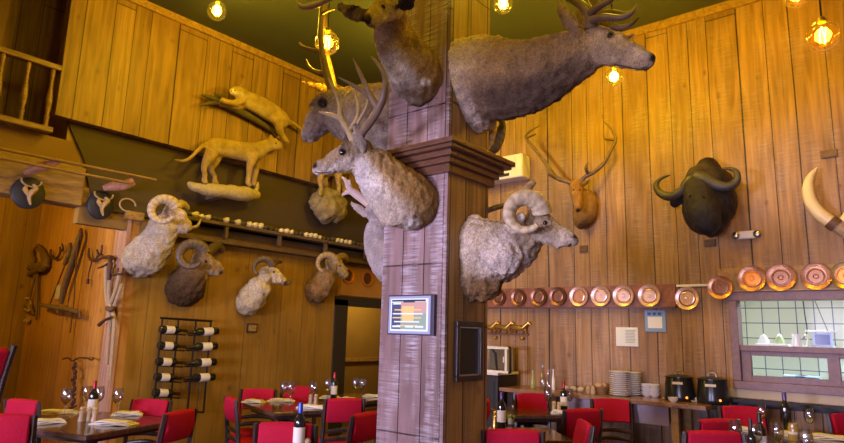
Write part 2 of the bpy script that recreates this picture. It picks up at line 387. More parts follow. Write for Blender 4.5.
# wall behind the camera with its daylight windows
mb = MB(); WN = ((-4.9, -2.9), (-.8, 1.2)); WZ = (.9, 2.1)
mb.b2((-10.6, -4.7, 0), (3, -4.6, WZ[0])); mb.b2((-10.6, -4.7, WZ[1]), (3, -4.6, 2.52))
for a, b in ((-10.6, -4.9), (-2.9, -.8), (1.2, 3)): mb.b2((a, -4.7, WZ[0]), (b, -4.6, WZ[1]))
struct(mb, 'wall_front', M['wall_y'])
for n_, (a, b) in enumerate(WN):
    mb = MB(); m_ = (a+b)/2
    for x in (a+.03, m_, b-.03): mb.b2((x-.03, -4.68, WZ[0]+.06), (x+.03, -4.62, WZ[1]-.06))
    for z in (WZ[0]+.03, WZ[1]-.03): mb.b2((a, -4.68, z-.03), (b, -4.62, z+.03))
    struct(mb, 'window_%d' % (n_*2+1), M['passframe'])
# doorway: jamb and lintel, store room beyond
mb = MB(); mb.b2((XS-.16, 6.42, 0), (XS+.03, 6.68, 2.02)); mb.b2((XS-.16, 6.42, 1.93), (XS+.03, 8.1, 2.07)); struct(mb, 'door_frame', mat('dark_jamb', (.035, .025, .012), .6))
struct(MB().b2((-9.0, 6.0, 0), (-8.9, 9.6, 3)), 'wall_store', M['mustard'])
struct(MB().b2((-9.0, 5.95, 0), (XS-.12, 6.05, 3)), 'wall_store_side', M['mustard'])
struct(MB().b2((-8.9, 6.0, 2.6), (XS-.12, 9.6, 2.7)), 'ceiling_store', M['mustard'])
struct(MB().b2((-8.9, 6.05, .95), (-8.84, 9.5, 1.02)), 'trim_rail', M['trimwood'])
# header over the doorway, where the small copper plates hang
struct(MB().b2((XS, 6.5, 2.09), (XS+.03, 9.4, 2.55)), 'trim_header', M['alcove'])

# ---- the pillar
pil = thing('wooden_pillar', ((PX+PXL)/2, (PY+PYB)/2, 0), 'square boarded wooden pillar standing in the middle, carrying the animal heads', 'pillar')
MB().b2((PXL+.02, PY+.02, 0), (PX-.02, PYB-.02, ZC)).build('core_post', M['pillar_side'], pil, True)
w3 = (PX-PXL)/3
for i in range(3):
    x0 = PXL+i*w3+(.003 if i else 0); x1 = PXL+(i+1)*w3-(.003 if i < 2 else 0)
    MB().b2((x0, PY, 0), (x1, PY+.025, ZC)).build('front_board', M['pillar_front'], pil, True, bevel=.003)
for i in range(2):
    y0 = PY+.001+i*.245+.025*(i == 0); y1 = PY+.245+i*.25-.004
    MB().b2((PX-.025, y0, 0), (PX, y1, ZC)).build('side_board', M['pillar_side'], pil, True, bevel=.003)
MB().b2((PXL, PY+.026, 0), (PXL+.025, PYB, ZC)).build('side_board', M['pillar_side'], pil, True, bevel=.003)
MB().b2((PXL+.03, PYB-.02, 0), (PX-.03, PYB, ZC)).build('back_board', M['pillar_side'], pil, True)
def ringbox(mb, g, z0, z1):
    a, b, c, d = PXL-g, PX+g, PY-g, PYB+g
    mb.b2((a, c, z0), (b, PY, z1)); mb.b2((a, PYB, z0), (b, d, z1)); mb.b2((a, PY, z0), (PXL, PYB, z1)); mb.b2((PX, PY, z0), (b, PYB, z1))
mb = MB()
for g, z0, z1 in ((.03, 2.60, 2.66), (.055, 2.66, 2.70), (.08, 2.70, 2.74), (.12, 2.74, 2.765), (.14, 2.765, 2.80)): ringbox(mb, g, z0, z1)
mb.build('crown_moulding', M['crown'], pil, True, bevel=.006)

# ---- hanging globe lamps
for i, (px, py, dia, dep, e, lab) in enumerate((
        (217, 11, 20, 6.6, 60, 'clear glass globe pendant lamp over the upper left boarded wall'),
        (327, 43, 26, 5.6, 60, 'amber glass globe pendant lamp seen behind the tall thin antler'),
        (503, 4, 21, 6.2, 60, 'pale glass globe pendant lamp between the pillar and the elk antlers'),
        (614, 77, 19, 6.6, 100, 'bright globe pendant lamp showing just under the elk chin'),
        (823, 36, 32, 4.4, 45, 'big amber glass globe pendant lamp at the far upper right'),
        (796, -5, 26, 5.4, 55, 'amber globe pendant lamp cut off by the top edge, left of the big amber globe'))):
    p = P(px, py, 'd', dep); r = dia/2*dep/F
    am = i in (1, 4, 5)
    t = thing('globe_pendant_lamp', p, lab, 'lamp', 'glass globe lamps hanging from the ceiling')
    MB().lathe([(.001, -r), (r*.5, -r*.87), (r*.87, -r*.5), (r, 0), (r*.9, r*.43), (r*.6, r*.8), (r*.22, r*.97)], seg=28, closed=False).build('globe', M['amber'] if am else M['globe'], t, smooth=True, sub=1)
    MB().tube([(0, 0, r*1.2), (0, 0, ZC-p.z)], .006, 6).build('cord', M['iron'], t)
    sk = MB().lathe([(r*.22, r*.9), (r*.25, r*1.1), (r*.12, r*1.3), (.01, r*1.32)], seg=14).build('socket', M['brass'], t, smooth=True)
    mb = MB()
    for k in range(3):
        a = k*2.1+.4; q = r*.2
        mb.tube([(q*math.cos(a), q*math.sin(a), r*.55), (q*.8*math.cos(a+.5), q*.8*math.sin(a+.5), 0), (q*math.cos(a+1), q*math.sin(a+1), -r*.45)], r*.035, 6, sub=3)
    mb.build('filament', M['bulb'], sk)
    L = bpy.data.lights.new('lamp_light', 'POINT'); L.energy = e*(1.1 if am else .8); L.color = (1, .70, .03) if not am else (1, .78, .06); L.shadow_soft_size = .06
    lo = bpy.data.objects.new('lamp_light', L); COL.objects.link(lo); lo.parent = t
# more ceiling lamps of the same room, out of the picture to the upper right and above
for x, y, z, e in ((-4.6, 5.2, 4.6, 85), (-4.9, 3.2, 4.7, 85), (-1.6, 4.2, 5.0, 70), (-.6, 2.3, 4.9, 60), (-2.6, 1.6, 4.9, 60)):
    L = bpy.data.lights.new('lamp_light', 'POINT'); L.energy = e*.9; L.color = (1, .69, .025); L.shadow_soft_size = .08
    lo = bpy.data.objects.new('lamp_light', L); COL.objects.link(lo); lo.location = (x, y, z)
L = bpy.data.lights.new('alcove_light', 'POINT'); L.energy = 105; L.color = (1, .66, .05); L.shadow_soft_size = .1
lo = bpy.data.objects.new('alcove_light', L); COL.objects.link(lo); lo.location = (-8.3, 1.2, 2.9)
L = bpy.data.lights.new('store_light', 'POINT'); L.energy = 55; L.color = (1, .75, .2); L.shadow_soft_size = .1
lo = bpy.data.objects.new('store_light', L); COL.objects.link(lo); lo.location = (-8.0, 8.6, 2.3)
for (a, b), e in zip(WN, (820, 330)):
    L = bpy.data.lights.new('window_daylight', 'AREA'); L.shape = 'RECTANGLE'; L.size = 1.9; L.size_y = 1.1; L.energy = e; L.color = (.72, .66, 1)
    lo = bpy.data.objects.new('window_daylight', L); COL.objects.link(lo); lo.location = ((a+b)/2, -4.8, 1.5); lo.rotation_euler = (math.radians(90), 0, 0)
w = bpy.data.worlds.new('world'); S.world = w; w.use_nodes = True
w.node_tree.nodes['Background'].inputs[0].default_value = (.5, .6, 1, 1); w.node_tree.nodes['Background'].inputs[1].default_value = .05
S.view_settings.view_transform = 'Standard'; S.view_settings.look = 'None'; S.view_settings.gamma = 1; S.view_settings.exposure = 0
# ------------------------------------------------------------------ taxidermy
def V3(px, py, ax, v): return P(px, py, ax, v)
def mrad(p, r): return r*depth(p)/F
def loft_pts(rings, ax, side, ratio, k=4):
    """rings (px,py,val,r[,ratio]) -> list of (centre, radius, ratio, dorsal dir, lateral dir, t)"""
    C_ = [P(q[0], q[1], ax, q[2]) for q in rings]; Rr = [mrad(c, q[3]) for c, q in zip(C_, rings)]
    Ra = [q[4] if len(q) > 4 else ratio for q in rings]; ids = [float(i) for i in range(len(rings))]
    c1, r1 = smooth(C_, Rr, k); _, ra = smooth(C_, Ra, k); _, ii = smooth(C_, ids, k)
    out = []; n = len(c1)
    for i, c in enumerate(c1):
        t = (c1[min(i+1, n-1)]-c1[max(i-1, 0)]).normalized(); v = (c-CAM).normalized()
        d = t.cross(v)
        if d.length < .15 and out: d = out[-1][3]-t*out[-1][3].dot(t)
        else: d = d*side
        d.normalize(); l = t.cross(d).normalized()
        out.append((c, r1[i], ra[i], d, l, t, ii[i]))
    return out
def pick(cols, f):
    if isinstance(cols[0], (int, float)): return Vector(cols)
    i = min(int(f), len(cols)-1); j = min(i+1, len(cols)-1); u = f-int(f)
    return Vector(cols[i])*(1-u)+Vector(cols[j])*u
HCACHE = {}
def hide(parent, lofts, m, voxel=.012, patches=(), clip=None, rough=0, rs=30, name='hide', it=3, seg=18):
    mb = MB(); refs = []
    for L in lofts:
        q = loft_pts(L['r'], L.get('ax', 'y'), L.get('side', 1), L.get('ratio', .8))
        vs = []; n = len(q)
        for c, r, ra, d, l, t, ii in q:
            for k in range(seg):
                a = 2*PI*k/seg; vs.append(c+d*math.cos(a)*r+l*math.sin(a)*r*ra)
            refs.append((c, max(r, .004), d, pick(L['cd'], ii), pick(L.get('cv', L['cd']), ii), L.get('w', 1)))
        # rounded ends
        fs = [[i*seg+k, i*seg+(k+1) % seg, (i+1)*seg+(k+1) % seg, (i+1)*seg+k] for i in range(n-1) for k in range(seg)]
        for e, row, sg in ((0, 0, -1), (n-1, n-1, 1)):
            c, r, ra, d, l, t, ii = q[e]; b = len(vs)
            for k in range(seg):
                a = 2*PI*k/seg; vs.append(c+t*sg*r*min(ra, 1)*.45+(d*math.cos(a)*r+l*math.sin(a)*r*ra)*.62)
            vs.append(c+t*sg*r*min(ra, 1)*.62)
            fs += [[row*seg+k, row*seg+(k+1) % seg, b+(k+1) % seg, b+k] for k in range(seg)] + [[b+k, b+(k+1) % seg, b+seg] for k in range(seg)]
        mb.add(vs, fs)
    o = mb.build(name, m, None)
    bm = bmesh.new(); bm.from_mesh(o.data); bmesh.ops.recalc_face_normals(bm, faces=bm.faces); bm.to_mesh(o.data); bm.free()
    r = o.modifiers.new('r', 'REMESH'); r.mode = 'VOXEL'; r.voxel_size = voxel
    s = o.modifiers.new('s', 'SMOOTH'); s.iterations = it; s.factor = .6
    dg = bpy.context.evaluated_depsgraph_get(); me = bpy.data.meshes.new_from_object(o.evaluated_get(dg))
    o.modifiers.clear(); old = o.data; o.data = me; me.name = name; bpy.data.meshes.remove(old)
    me.materials.clear(); me.materials.append(m)
    kd = kdtree.KDTree(len(refs))
    for i, q in enumerate(refs): kd.insert(q[0], i)
    kd.balance()
    at = me.color_attributes.new('Col', 'FLOAT_COLOR', 'POINT'); nv = len(me.vertices)
    PT = [(P(p[0], p[1], p[2], p[3]), None, p[4], Vector(p[5])) for p in patches]
    PT = [(c, mrad(c, r), cc) for c, _, r, cc in PT]
    nrm = [v.normal.copy() for v in me.vertices]
    cols = []
    for v in me.vertices:
        best = None
        W = 0; c = Vector((0, 0, 0))
        for co_, i, dist in kd.find_n(v.co, 5):
            q = refs[i]; w_ = q[5]/(max(dist/q[1], .05)**4)
            s_ = (v.co-q[0]).dot(q[2])/q[1]; s_ = max(0, min(1, s_*1.7+.5)); s_ = s_*s_*(3-2*s_)
            c += (q[4]*(1-s_)+q[3]*s_)*w_; W += w_
        c = c/W
        for pc, pr, pcol in PT:
            d2 = ((v.co-pc)-(v.co-CAM).normalized()*((v.co-pc).dot((v.co-CAM).normalized()))).length/pr
            f_ = max(0, min(1, (1.15-d2)/.4))
            c = c*(1-f_)+pcol*f_
        mn = (c.x+c.y+c.z)/3; c = [max(.004, (mn+(q-mn)*1.12))**1.12*1.08 for q in c]
        cols += [*c, 1]
    at.data.foreach_set('color', cols)
    if rough:
        for v, nn in zip(me.vertices, nrm):
            p = v.co*rs
            v.co += nn*rough*(noise.fractal(Vector((p.x, p.y, p.z*.5)), 1, 2, 3)*.6+.1)
    bm = bmesh.new(); bm.from_mesh(me)
    if clip:
        bmesh.ops.bisect_plane(bm, geom=bm.verts[:]+bm.edges[:]+bm.faces[:], plane_co=clip[0], plane_no=clip[1], clear_inner=True)
        ed = [e for e in bm.edges if e.is_boundary]
        if ed: bmesh.ops.holes_fill(bm, edges=ed)
    off = origin(parent)
    bmesh.ops.translate(bm, verts=bm.verts, vec=-off); bm.to_mesh(me); bm.free()
    me.polygons.foreach_set('use_smooth', [True]*len(me.polygons))
    o.parent = parent; return o
def eye(h, parent, px, py, rpx, m=None, name='eye'):
    off = origin(parent); d = ray(px, py).normalized()
    ok, loc, nr, _ = h.ray_cast(CAM-off, d)
    if not ok: print('EYE MISS', px, py); return
    r = mrad(loc+off, rpx); MB().ball(loc-nr*r*.35, r, 12).build(name, m or M['eye'], parent, smooth=True)
def tubes(parent, lst, m, name, ax='y', seg=8, sub=4, flat=1, ref=None):
    """lst of lists of (px,py,val,r_px): one mesh"""
    mb = MB()
    for L in lst:
        pts = [P(q[0], q[1], ax, q[2]) for q in L]; mb.tube(pts, [mrad(p, q[3]) for p, q in zip(pts, L)], seg, sub=sub, flat=flat, ref=ref)
    return mb.build(name, m, parent, True, True)
def curl(parent, px, py, ax, val, r0, r1, a0, a1, t0, t1, d0, d1, m, name='horn', sq=1.0):
    """spiral horn drawn round a centre; angles in degrees, counter-clockwise seen from the camera side"""
    c = P(px, py, ax, val); k = depth(c)/F; v = (c-CAM).normalized(); rt = v.cross(Vector((0, 0, 1))).normalized(); up = rt.cross(v).normalized()
    pts = []; rad = []; n = 30
    for i in range(n):
        u = i/(n-1); a = math.radians(a0+(a1-a0)*u); r = (r0+(r1-r0)*u)*k
        pts.append(c+rt*math.cos(a)*r+up*math.sin(a)*r*sq+v*(d0+(d1-d0)*u)); rad.append((t0+(t1-t0)*u**1.3)*k)
    return MB().tube(pts, rad, 12, flat=1.25, ref=tuple(v)).build(name, m, parent, True, True)
def mount(name, base, label, cat, group=None): return thing(name, base, label, cat, group)
NX, NY = Vector((1, 0, 0)), Vector((0, -1, 0))
TAN = (.36, .25, .14); DK = (.05, .04, .035)
# elk on the pillar's right face
y = 3.36
t = mount('elk_head_mount', (PX, y, 2.85), 'large elk shoulder mount facing right, high on the pillar above the moulding', 'animal head')
h = hide(t, [dict(r=[(455, 88, y, 49, .62), (468, 86, y, 50, .62), (484, 79, y, 43), (503, 80, y, 40), (527, 77, y, 37), (549, 68, y, 33), (570, 58, y, 27), (588, 51, y, 23)],
                  cd=[(0.675, 0.567, 0.459), (0.675, 0.567, 0.459), (0.540, 0.419, 0.297), (0.338, 0.230, 0.135), (0.270, 0.189, 0.115), (0.270, 0.189, 0.115), (0.297, 0.203, 0.121), (0.378, 0.270, 0.162)],
                  cv=[(0.567, 0.486, 0.405), (0.621, 0.540, 0.459), (0.270, 0.189, 0.135), (0.135, 0.095, 0.068), (0.121, 0.081, 0.061), (0.135, 0.095, 0.068), (0.176, 0.121, 0.081), (0.270, 0.189, 0.121)], ratio=.7),
             dict(r=[(586, 46, y, 20), (601, 47, y, 20), (614, 50, y, 17), (627, 54.5, y, 13.5), (640, 59, y, 11), (649, 61, y, 8.5), (653, 61, y, 5)], cd=[(0.405, 0.297, 0.176), (0.486, 0.365, 0.230), (0.513, 0.392, 0.257), (0.486, 0.378, 0.257), (0.446, 0.351, 0.257), (0.338, 0.270, 0.216), (0.135, 0.108, 0.095)], cv=(0.405, 0.311, 0.216), ratio=.62),
             dict(r=[(578, 34, y-.12, 5, .4), (569, 22, y-.17, 8, .3), (562, 9, y-.19, 6, .3), (557, 1, y-.2, 1.5, .3)], cd=(0.324, 0.230, 0.149), cv=(0.405, 0.297, 0.203)),
             dict(r=[(590, 30, y+.12, 4, .4), (584, 20, y+.2, 7, .3), (580, 8, y+.25, 4, .3)], cd=(0.270, 0.189, 0.135))],
         M['fur'], .014, patches=[(654, 58, 'y', y, 4, (.04, .035, .035)), (645, 69, 'y', y, 3.2, (.1, .08, .07)), (611, 35, 'y', y-.1, 4, (.14, .1, .07))], clip=((PX+.001, 0, 0), NX), rough=.02, rs=26)
eye(h, t, 610, 35.5, 3)
mb = MB()
jl = [P(q[0], q[1], 'y', y-.06) for q in ((614, 64), (628, 67.5), (642, 69.5), (651, 67))]
mb.tube(jl, mrad(jl[0], .6), 5, sub=3); mb.build('mouth_line', M['mouth'], t, True)
tubes(t, [[(592, 28, y-.06, 8), (591, 18, y-.08, 6.5), (582, 6, y-.1, 5), (566, -4, y-.12, 4), (540, -18, y-.1, 3)],
          [(592, 20, y-.1, 4.5), (604, 17, y-.14, 4), (620, 18, y-.16, 3.3), (632, 13, y-.15, 2.5), (638, 4, y-.14, .8)],
          [(590, 13, y-.1, 4.5), (600, 6, y-.14, 3.6), (610, 1, y-.15, 3), (618, -8, y-.14, 1)]], M['antlerdark'], 'antler')
tubes(t, [[(598, 27, y+.08, 6), (600, 18, y+.12, 5.5), (596, 4, y+.16, 5), (585, -12, y+.2, 4)],
          [(602, 24, y+.06, 4), (614, 28, y+.03, 3.4), (628, 26, y+.03, 2.7), (639, 17, y+.03, .8)],
          [(604, 30, y+.04, 3.4), (615, 34, y, 2.8), (626, 38, y, 2.2), (634, 34, y, .7)],
          [(600, 14, y+.1, 4), (612, 12, y+.1, 3), (626, 14, y+.1, 2.4), (637, 8, y+.1, .8)]], M['antlerdark'], 'antler')
# bighorn ram, lower on the same face
y = 3.42
t = mount('ram_head_mount', (PX, y, 2.05), 'pale ram mount with thick curled horn on the pillar side below the moulding', 'animal head')
h = hide(t, [dict(r=[(462, 252, y, 36, .6), (474, 254, y, 38, .6), (488, 253, y, 35), (503, 249, y, 30), (518, 241, y, 24), (530, 231, y, 19)],
                  cd=[(.5, .4, .28), (.62, .52, .42), (.55, .46, .37), (.42, .35, .28), (.36, .29, .22), (.36, .28, .2)],
                  cv=[(.6, .5, .4), (.62, .53, .42), (.5, .42, .34), (.55, .47, .4), (.34, .27, .2), (.36, .28, .2)], ratio=.75),
             dict(r=[(500, 250, y-.1, 20, .6), (508, 262, y-.1, 16, .6), (514, 268, y-.08, 9, .6)], cd=(.6, .52, .46)),
             dict(r=[(470, 268, y, 30, .6), (482, 276, y, 27, .7), (494, 277, y, 19, .7)], cd=(.6, .5, .4), cv=[(.5, .42, .3), (.2, .12, .06), (.2, .12, .06)]),
             dict(r=[(530, 226, y, 17), (541, 228, y, 15), (552, 233, y, 12), (563, 238, y, 9.5), (571, 240.5, y, 7.5), (575, 241, y, 4.5)], cd=[(.35, .26, .18), (.38, .29, .2), (.38, .3, .21), (.42, .34, .26), (.5, .42, .35), (.45, .38, .32)], cv=(.48, .4, .32), ratio=.65),
             dict(r=[(522, 227, y-.12, 4, .4), (519, 219, y-.15, 5.5, .3), (522, 212, y-.16, 2, .3)], cd=(.6, .52, .46))],
         M['wool'], .012, patches=[(574.5, 237.5, 'y', y, 2.6, (.05, .035, .03)), (570, 246.5, 'y', y, 2.2, (.12, .08, .07))], clip=((PX+.001, 0, 0), NX), rough=.035, rs=26)
eye(h, t, 545, 222.5, 2.6)
curl(t, 525.5, 214, 'y', y-.12, 16.5, 15.5, 2, 318, 8, 2.6, .02, -.12, M['hornpale'])
tubes(t, [[(536, 214, y+.1, 6), (530, 200, y+.2, 6), (524, 194, y+.28, 5), (530, 186, y+.33, 4), (534, 182, y+.36, 3)]], M['horn'], 'horn')
tubes(t, [[(497, 262, y-.12, 1), (512, 262, y-.12, .8)]], M['fur'], 'tuft')
# mule deer facing out, top of the front face
t = mount('deer_head_mount', (-2.65, PY, 3.1), 'mule deer mount facing outward with pale throat, topmost on the front of the pillar', 'animal head', None)
h = hide(t, [dict(r=[(420, 98, 3.1, 17), (419, 88, 3.08, 25), (414, 73, 3.02, 27), (405, 58, 2.96, 25), (396, 43, 2.88, 21), (391, 28, 2.8, 18), (391, 14, 2.72, 16), (393, 4, 2.66, 14)], side=-1,
                  cd=[(.14, .09, .05), (.3, .2, .1), (.36, .24, .12), (.4, .28, .13), (.4, .28, .13), (.42, .3, .14)], cv=[(.2, .15, .1), (.4, .34, .28), (.55, .5, .46), (.6, .56, .52), (.62, .58, .55), (.6, .55, .5), (.5, .4, .28)], ratio=.8),
             dict(r=[(396, 4, 2.68, 14), (387, 8, 2.6, 13), (378, 14, 2.52, 10), (371, 20, 2.45, 8), (368, 22, 2.42, 5)], side=-1, cd=(.42, .32, .15), cv=(.5, .42, .3), ratio=.8),
             dict(r=[(378, 13, 2.62, 4, .4), (368, 15, 2.64, 6, .3), (357, 14, 2.65, 8.5, .25), (346, 10, 2.66, 7, .22), (336, 4, 2.66, 1.2, .3)], side=-1, cd=(.13, .1, .09), cv=(.2, .16, .13)),
             dict(r=[(400, 6, 2.62, 5, .5), (407, 2, 2.6, 8, .4), (412, -8, 2.6, 5, .4)], side=-1, cd=(.07, .06, .08))],
         M['fur'], .012, patches=[(367, 19.5, 'y', 2.43, 5, (.05, .035, .035)), (372, 28, 'y', 2.45, 3, (.2, .14, .1)), (425, 82, 'y', 3.0, 5, (.6, .55, .5)), (416, 110, 'y', 3.05, 7, (.12, .08, .045))], clip=((0, PY-.001, 0), NY), rough=.022, rs=26)
eye(h, t, 383, 7, 3)
tubes(t, [[(384, 2, 2.62, 5), (368, -12, 2.6, 4.5), (345, -11, 2.55, 4), (326, 0, 2.5, 3.6), (312, 6, 2.46, 3.6), (302, 6.5, 2.44, 2.6), (295, 1, 2.42, 1)]], M['antler'], 'antler')
# mule deer facing left, below it
t = mount('deer_head_mount', (-2.75, PY, 2.45), 'antlered mule deer mount facing left, low on the front of the pillar', 'animal head', None)
h = hide(t, [dict(r=[(413, 216, 3.1, 25), (411, 209, 3.06, 32), (401, 198, 3.0, 31), (388, 185, 2.93, 27), (376, 171, 2.86, 22.5), (367, 160, 2.8, 18)], side=-1,
                  cd=[(.2, .13, .06), (.26, .17, .08), (.34, .22, .1), (.38, .25, .12), (.36, .24, .12), (.34, .24, .14)], cv=[(.3, .22, .15), (.5, .42, .34), (.48, .4, .32), (.6, .54, .48), (.65, .6, .56), (.6, .54, .5)], ratio=.75),
             dict(r=[(367, 155, 2.8, 15), (357, 155, 2.76, 15), (345, 158, 2.7, 14), (334, 163, 2.66, 10.5), (324, 167, 2.62, 8), (317, 168.5, 2.6, 6.3), (314.5, 168, 2.6, 4)], side=-1, cd=[(.33, .25, .16), (.32, .24, .16), (.3, .22, .15), (.33, .25, .17), (.35, .27, .2), (.3, .24, .19)], cv=(.5, .43, .36), ratio=.68),
             dict(r=[(364, 152, 2.7, 3.5, .4), (361, 142, 2.69, 6.5, .3), (356, 131, 2.68, 5, .3), (352, 123, 2.68, 1, .3)], side=-1, cd=(.2, .16, .14), cv=(.3, .25, .22)),
             dict(r=[(350, 146, 2.85, 3, .4), (347, 139, 2.88, 4.5, .3), (346, 132, 2.9, 1.2, .3)], side=-1, cd=(.2, .16, .14))],
         M['fur'], .011, patches=[(313.5, 164.5, 'y', 2.6, 4, (.03, .025, .03)), (318, 174.5, 'y', 2.6, 4, (.75, .72, .7)), (343, 151, 'y', 2.7, 4.2, (.12, .09, .09)), (345, 143, 'y', 2.7, 5, (.16, .12, .09)), (412, 226, 'y', 3, 8, (.62, .57, .52)), (418, 236, 'y', 3.05, 8, (.16, .1, .05))], clip=((0, PY-.001, 0), NY), rough=.02, rs=30)
eye(h, t, 343, 152, 3.6)
mb = MB(); jl = [P(q[0], q[1], 'y', 2.55) for q in ((315, 172), (322, 173), (331, 171.5))]
mb.tube(jl, mrad(jl[0], .6), 5, sub=3); mb.build('mouth_line', M['mouth'], t, True)
tubes(t, [[(359, 143, 2.72, 4), (362, 133, 2.7, 4.2), (371, 121, 2.66, 4.4), (380, 106, 2.62, 4.2), (384.5, 92, 2.6, 3.6), (385, 78, 2.6, 3), (380, 66, 2.6, 2.3), (371, 56, 2.62, .8)],
          [(378, 108, 2.63, 4), (370, 95, 2.6, 3.2), (364, 82, 2.58, 2.4), (358, 69, 2.56, 1.8), (353, 58, 2.55, .6)],
          [(373, 101, 2.61, 3), (363, 91, 2.6, 2.4), (351, 84, 2.58, 1.8), (338, 77, 2.56, .6)]], M['antlerdark'], 'antler')
tubes(t, [[(354, 144, 2.78, 3.4), (349, 132, 2.8, 3.4), (341, 118, 2.84, 3.3), (340, 104, 2.87, 2.6), (335, 90, 2.9, 2.2), (328, 78, 2.92, .8)],
          [(341, 119, 2.84, 3), (331, 115, 2.82, 2.4), (319, 112, 2.8, .8)],
          [(349, 132, 2.8, 3), (357, 118, 2.84, 2.2), (358, 104, 2.86, 1.8), (354, 88, 2.88, .6)],
          [(357, 124, 2.84, 2), (366, 108, 2.86, 1.5), (368, 96, 2.88, .6)]], M['antler'], 'antler')
# elk facing left on the far left face
y = 3.4
t = mount('elk_head_mount', (PXL, y, 2.95), 'grey-brown elk mount with tall thin antlers facing left, behind the pillar edge', 'animal head', None)
h = hide(t, [dict(r=[(400, 122, y, 40), (385, 121, y, 38), (368, 118, y, 34), (350, 114, y, 28), (338, 112, y, 23)], side=-1, cd=(.33, .26, .2), cv=(.3, .25, .21), ratio=.7),
             dict(r=[(340, 108, y, 21), (330, 111, y, 19), (322, 119, y, 15.5), (314, 129, y, 11.5), (308.5, 136, y, 8.5), (306, 139.5, y, 5)], side=-1, cd=[(.28, .22, .16), (.3, .23, .18), (.36, .29, .24), (.36, .29, .25), (.36, .3, .26)], cv=(.24, .19, .17), ratio=.62),
             dict(r=[(332, 96, y-.1, 3, .4), (322, 97, y-.14, 5, .3), (314, 102, y-.16, 4, .3), (308, 108, y-.17, 1, .3)], side=-1, cd=(.34, .26, .15), cv=(.3, .24, .16)),
             dict(r=[(334, 92, y+.1, 3, .4), (322, 88, y+.15, 4.5, .3), (312, 85, y+.18, 3, .3), (302, 82, y+.2, 1, .3)], side=-1, cd=(.42, .28, .14))],
         M['fur'], .014, patches=[(307, 136, 'y', y, 3.5, (.3, .25, .22)), (311, 142.5, 'y', y, 3.5, (.6, .55, .5)), (323, 103, 'y', y, 5.5, (.05, .04, .035))], clip=((PXL-.001, 0, 0), -NX), rough=.025, rs=24)
eye(h, t, 324, 104, 2.6)
tubes(t, [[(333, 98, y-.04, 4.5), (331, 88, y-.06, 4.2), (327, 74, y-.08, 3.8), (323.5, 59, y-.1, 3.4), (320.5, 36, y-.12, 3), (322, 8, y-.14, 2.4), (323, -10, y-.15, 2)],
          [(326, 72, y-.08, 2.6), (316, 72, y-.14, 2.4), (309, 67, y-.18, 1.8), (306, 59, y-.2, .6)],
          [(322.5, 52, y-.1, 2.8), (311, 50, y-.14, 2.4), (303, 47, y-.16, 1.8), (299, 42, y-.17, .6)],
          [(321.5, 14, y-.14, 1.6), (327, 11, y-.14, 1.5), (335, 9, y-.14, .6)]], M['antlerdark'], 'antler')
tubes(t, [[(338, 97, y+.06, 4), (335, 88, y+.12, 3), (331, 70, y+.2, 2.6), (326.5, 50, y+.24, 2.4), (325, 20, y+.26, 2), (324, -10, y+.27, 1.8)]], M['antlerdark'], 'antler')
# animal turned away, lower left face
t = mount('deer_head_mount', (PXL, y, 2.2), 'grey deer mount with pinkish forked antler behind the lower left pillar edge', 'animal head', None)
h = hide(t, [dict(r=[(408, 256, y, 36), (396, 254, y, 32), (385, 245, y, 22), (380, 232, y, 16), (379, 218, y, 10), (372, 206, y-.1, 8)], side=-1, cd=(.36, .31, .3), cv=(.42, .37, .36), ratio=.7),
             dict(r=[(378, 219, y, 3, .5), (366, 213, y-.05, 5, .4), (356, 207, y-.06, 4, .4), (349, 200, y-.07, 1, .4)], side=-1, cd=(.4, .33, .3))],
         M['furfine'], .012, clip=((PXL-.001, 0, 0), -NX), rough=.01)
tubes(t, [[(379, 214, y-.05, 4), (368, 204, y-.08, 3.8), (357, 195, y-.1, 4.2), (350, 191, y-.11, 3.6), (342, 195, y-.12, 1)], [(352, 192, y-.11, 3.6), (348, 186, y-.12, 3), (346, 181, y-.12, 2.2), (342, 177, y-.12, .8)], [(350, 188, y-.11, 2.4), (349, 180, y-.12, 1.5)]], mat('pinkish_antler', (.5, .36, .32), .5), 'antler', flat=.7)
# dark ribbed horn showing behind the elk
t = thing('curved_horn', P(497, 150, 'y', 3.7), 'dark ribbed curved horn hanging between the elk shoulder and the white wall unit', 'horn')
tubes(t, [[(488, 152, 3.66, 3), (494, 148, 3.72, 6), (499, 137, 3.76, 6), (502, 124, 3.76, 4), (500, 114, 3.74, 1.5)]], M['horndark'], 'horn_shaft')
tubes(t, [[(486, 150, 3.62, 3), (489, 143, 3.66, 5), (492, 130, 3.68, 5), (494, 116, 3.68, 2)]], M['horn'], 'horn_shaft')
t = thing('bent_horn', P(492, 210, 'y', 3.66), 'dark bent horn sticking out of the pillar behind the ram curl', 'horn')
tubes(t, [[(485, 212, 3.6, 2.6), (494, 208, 3.66, 3), (506, 205, 3.8, 2.8), (516, 204, 3.9, 1)]], M['horndark'], 'horn_shaft')

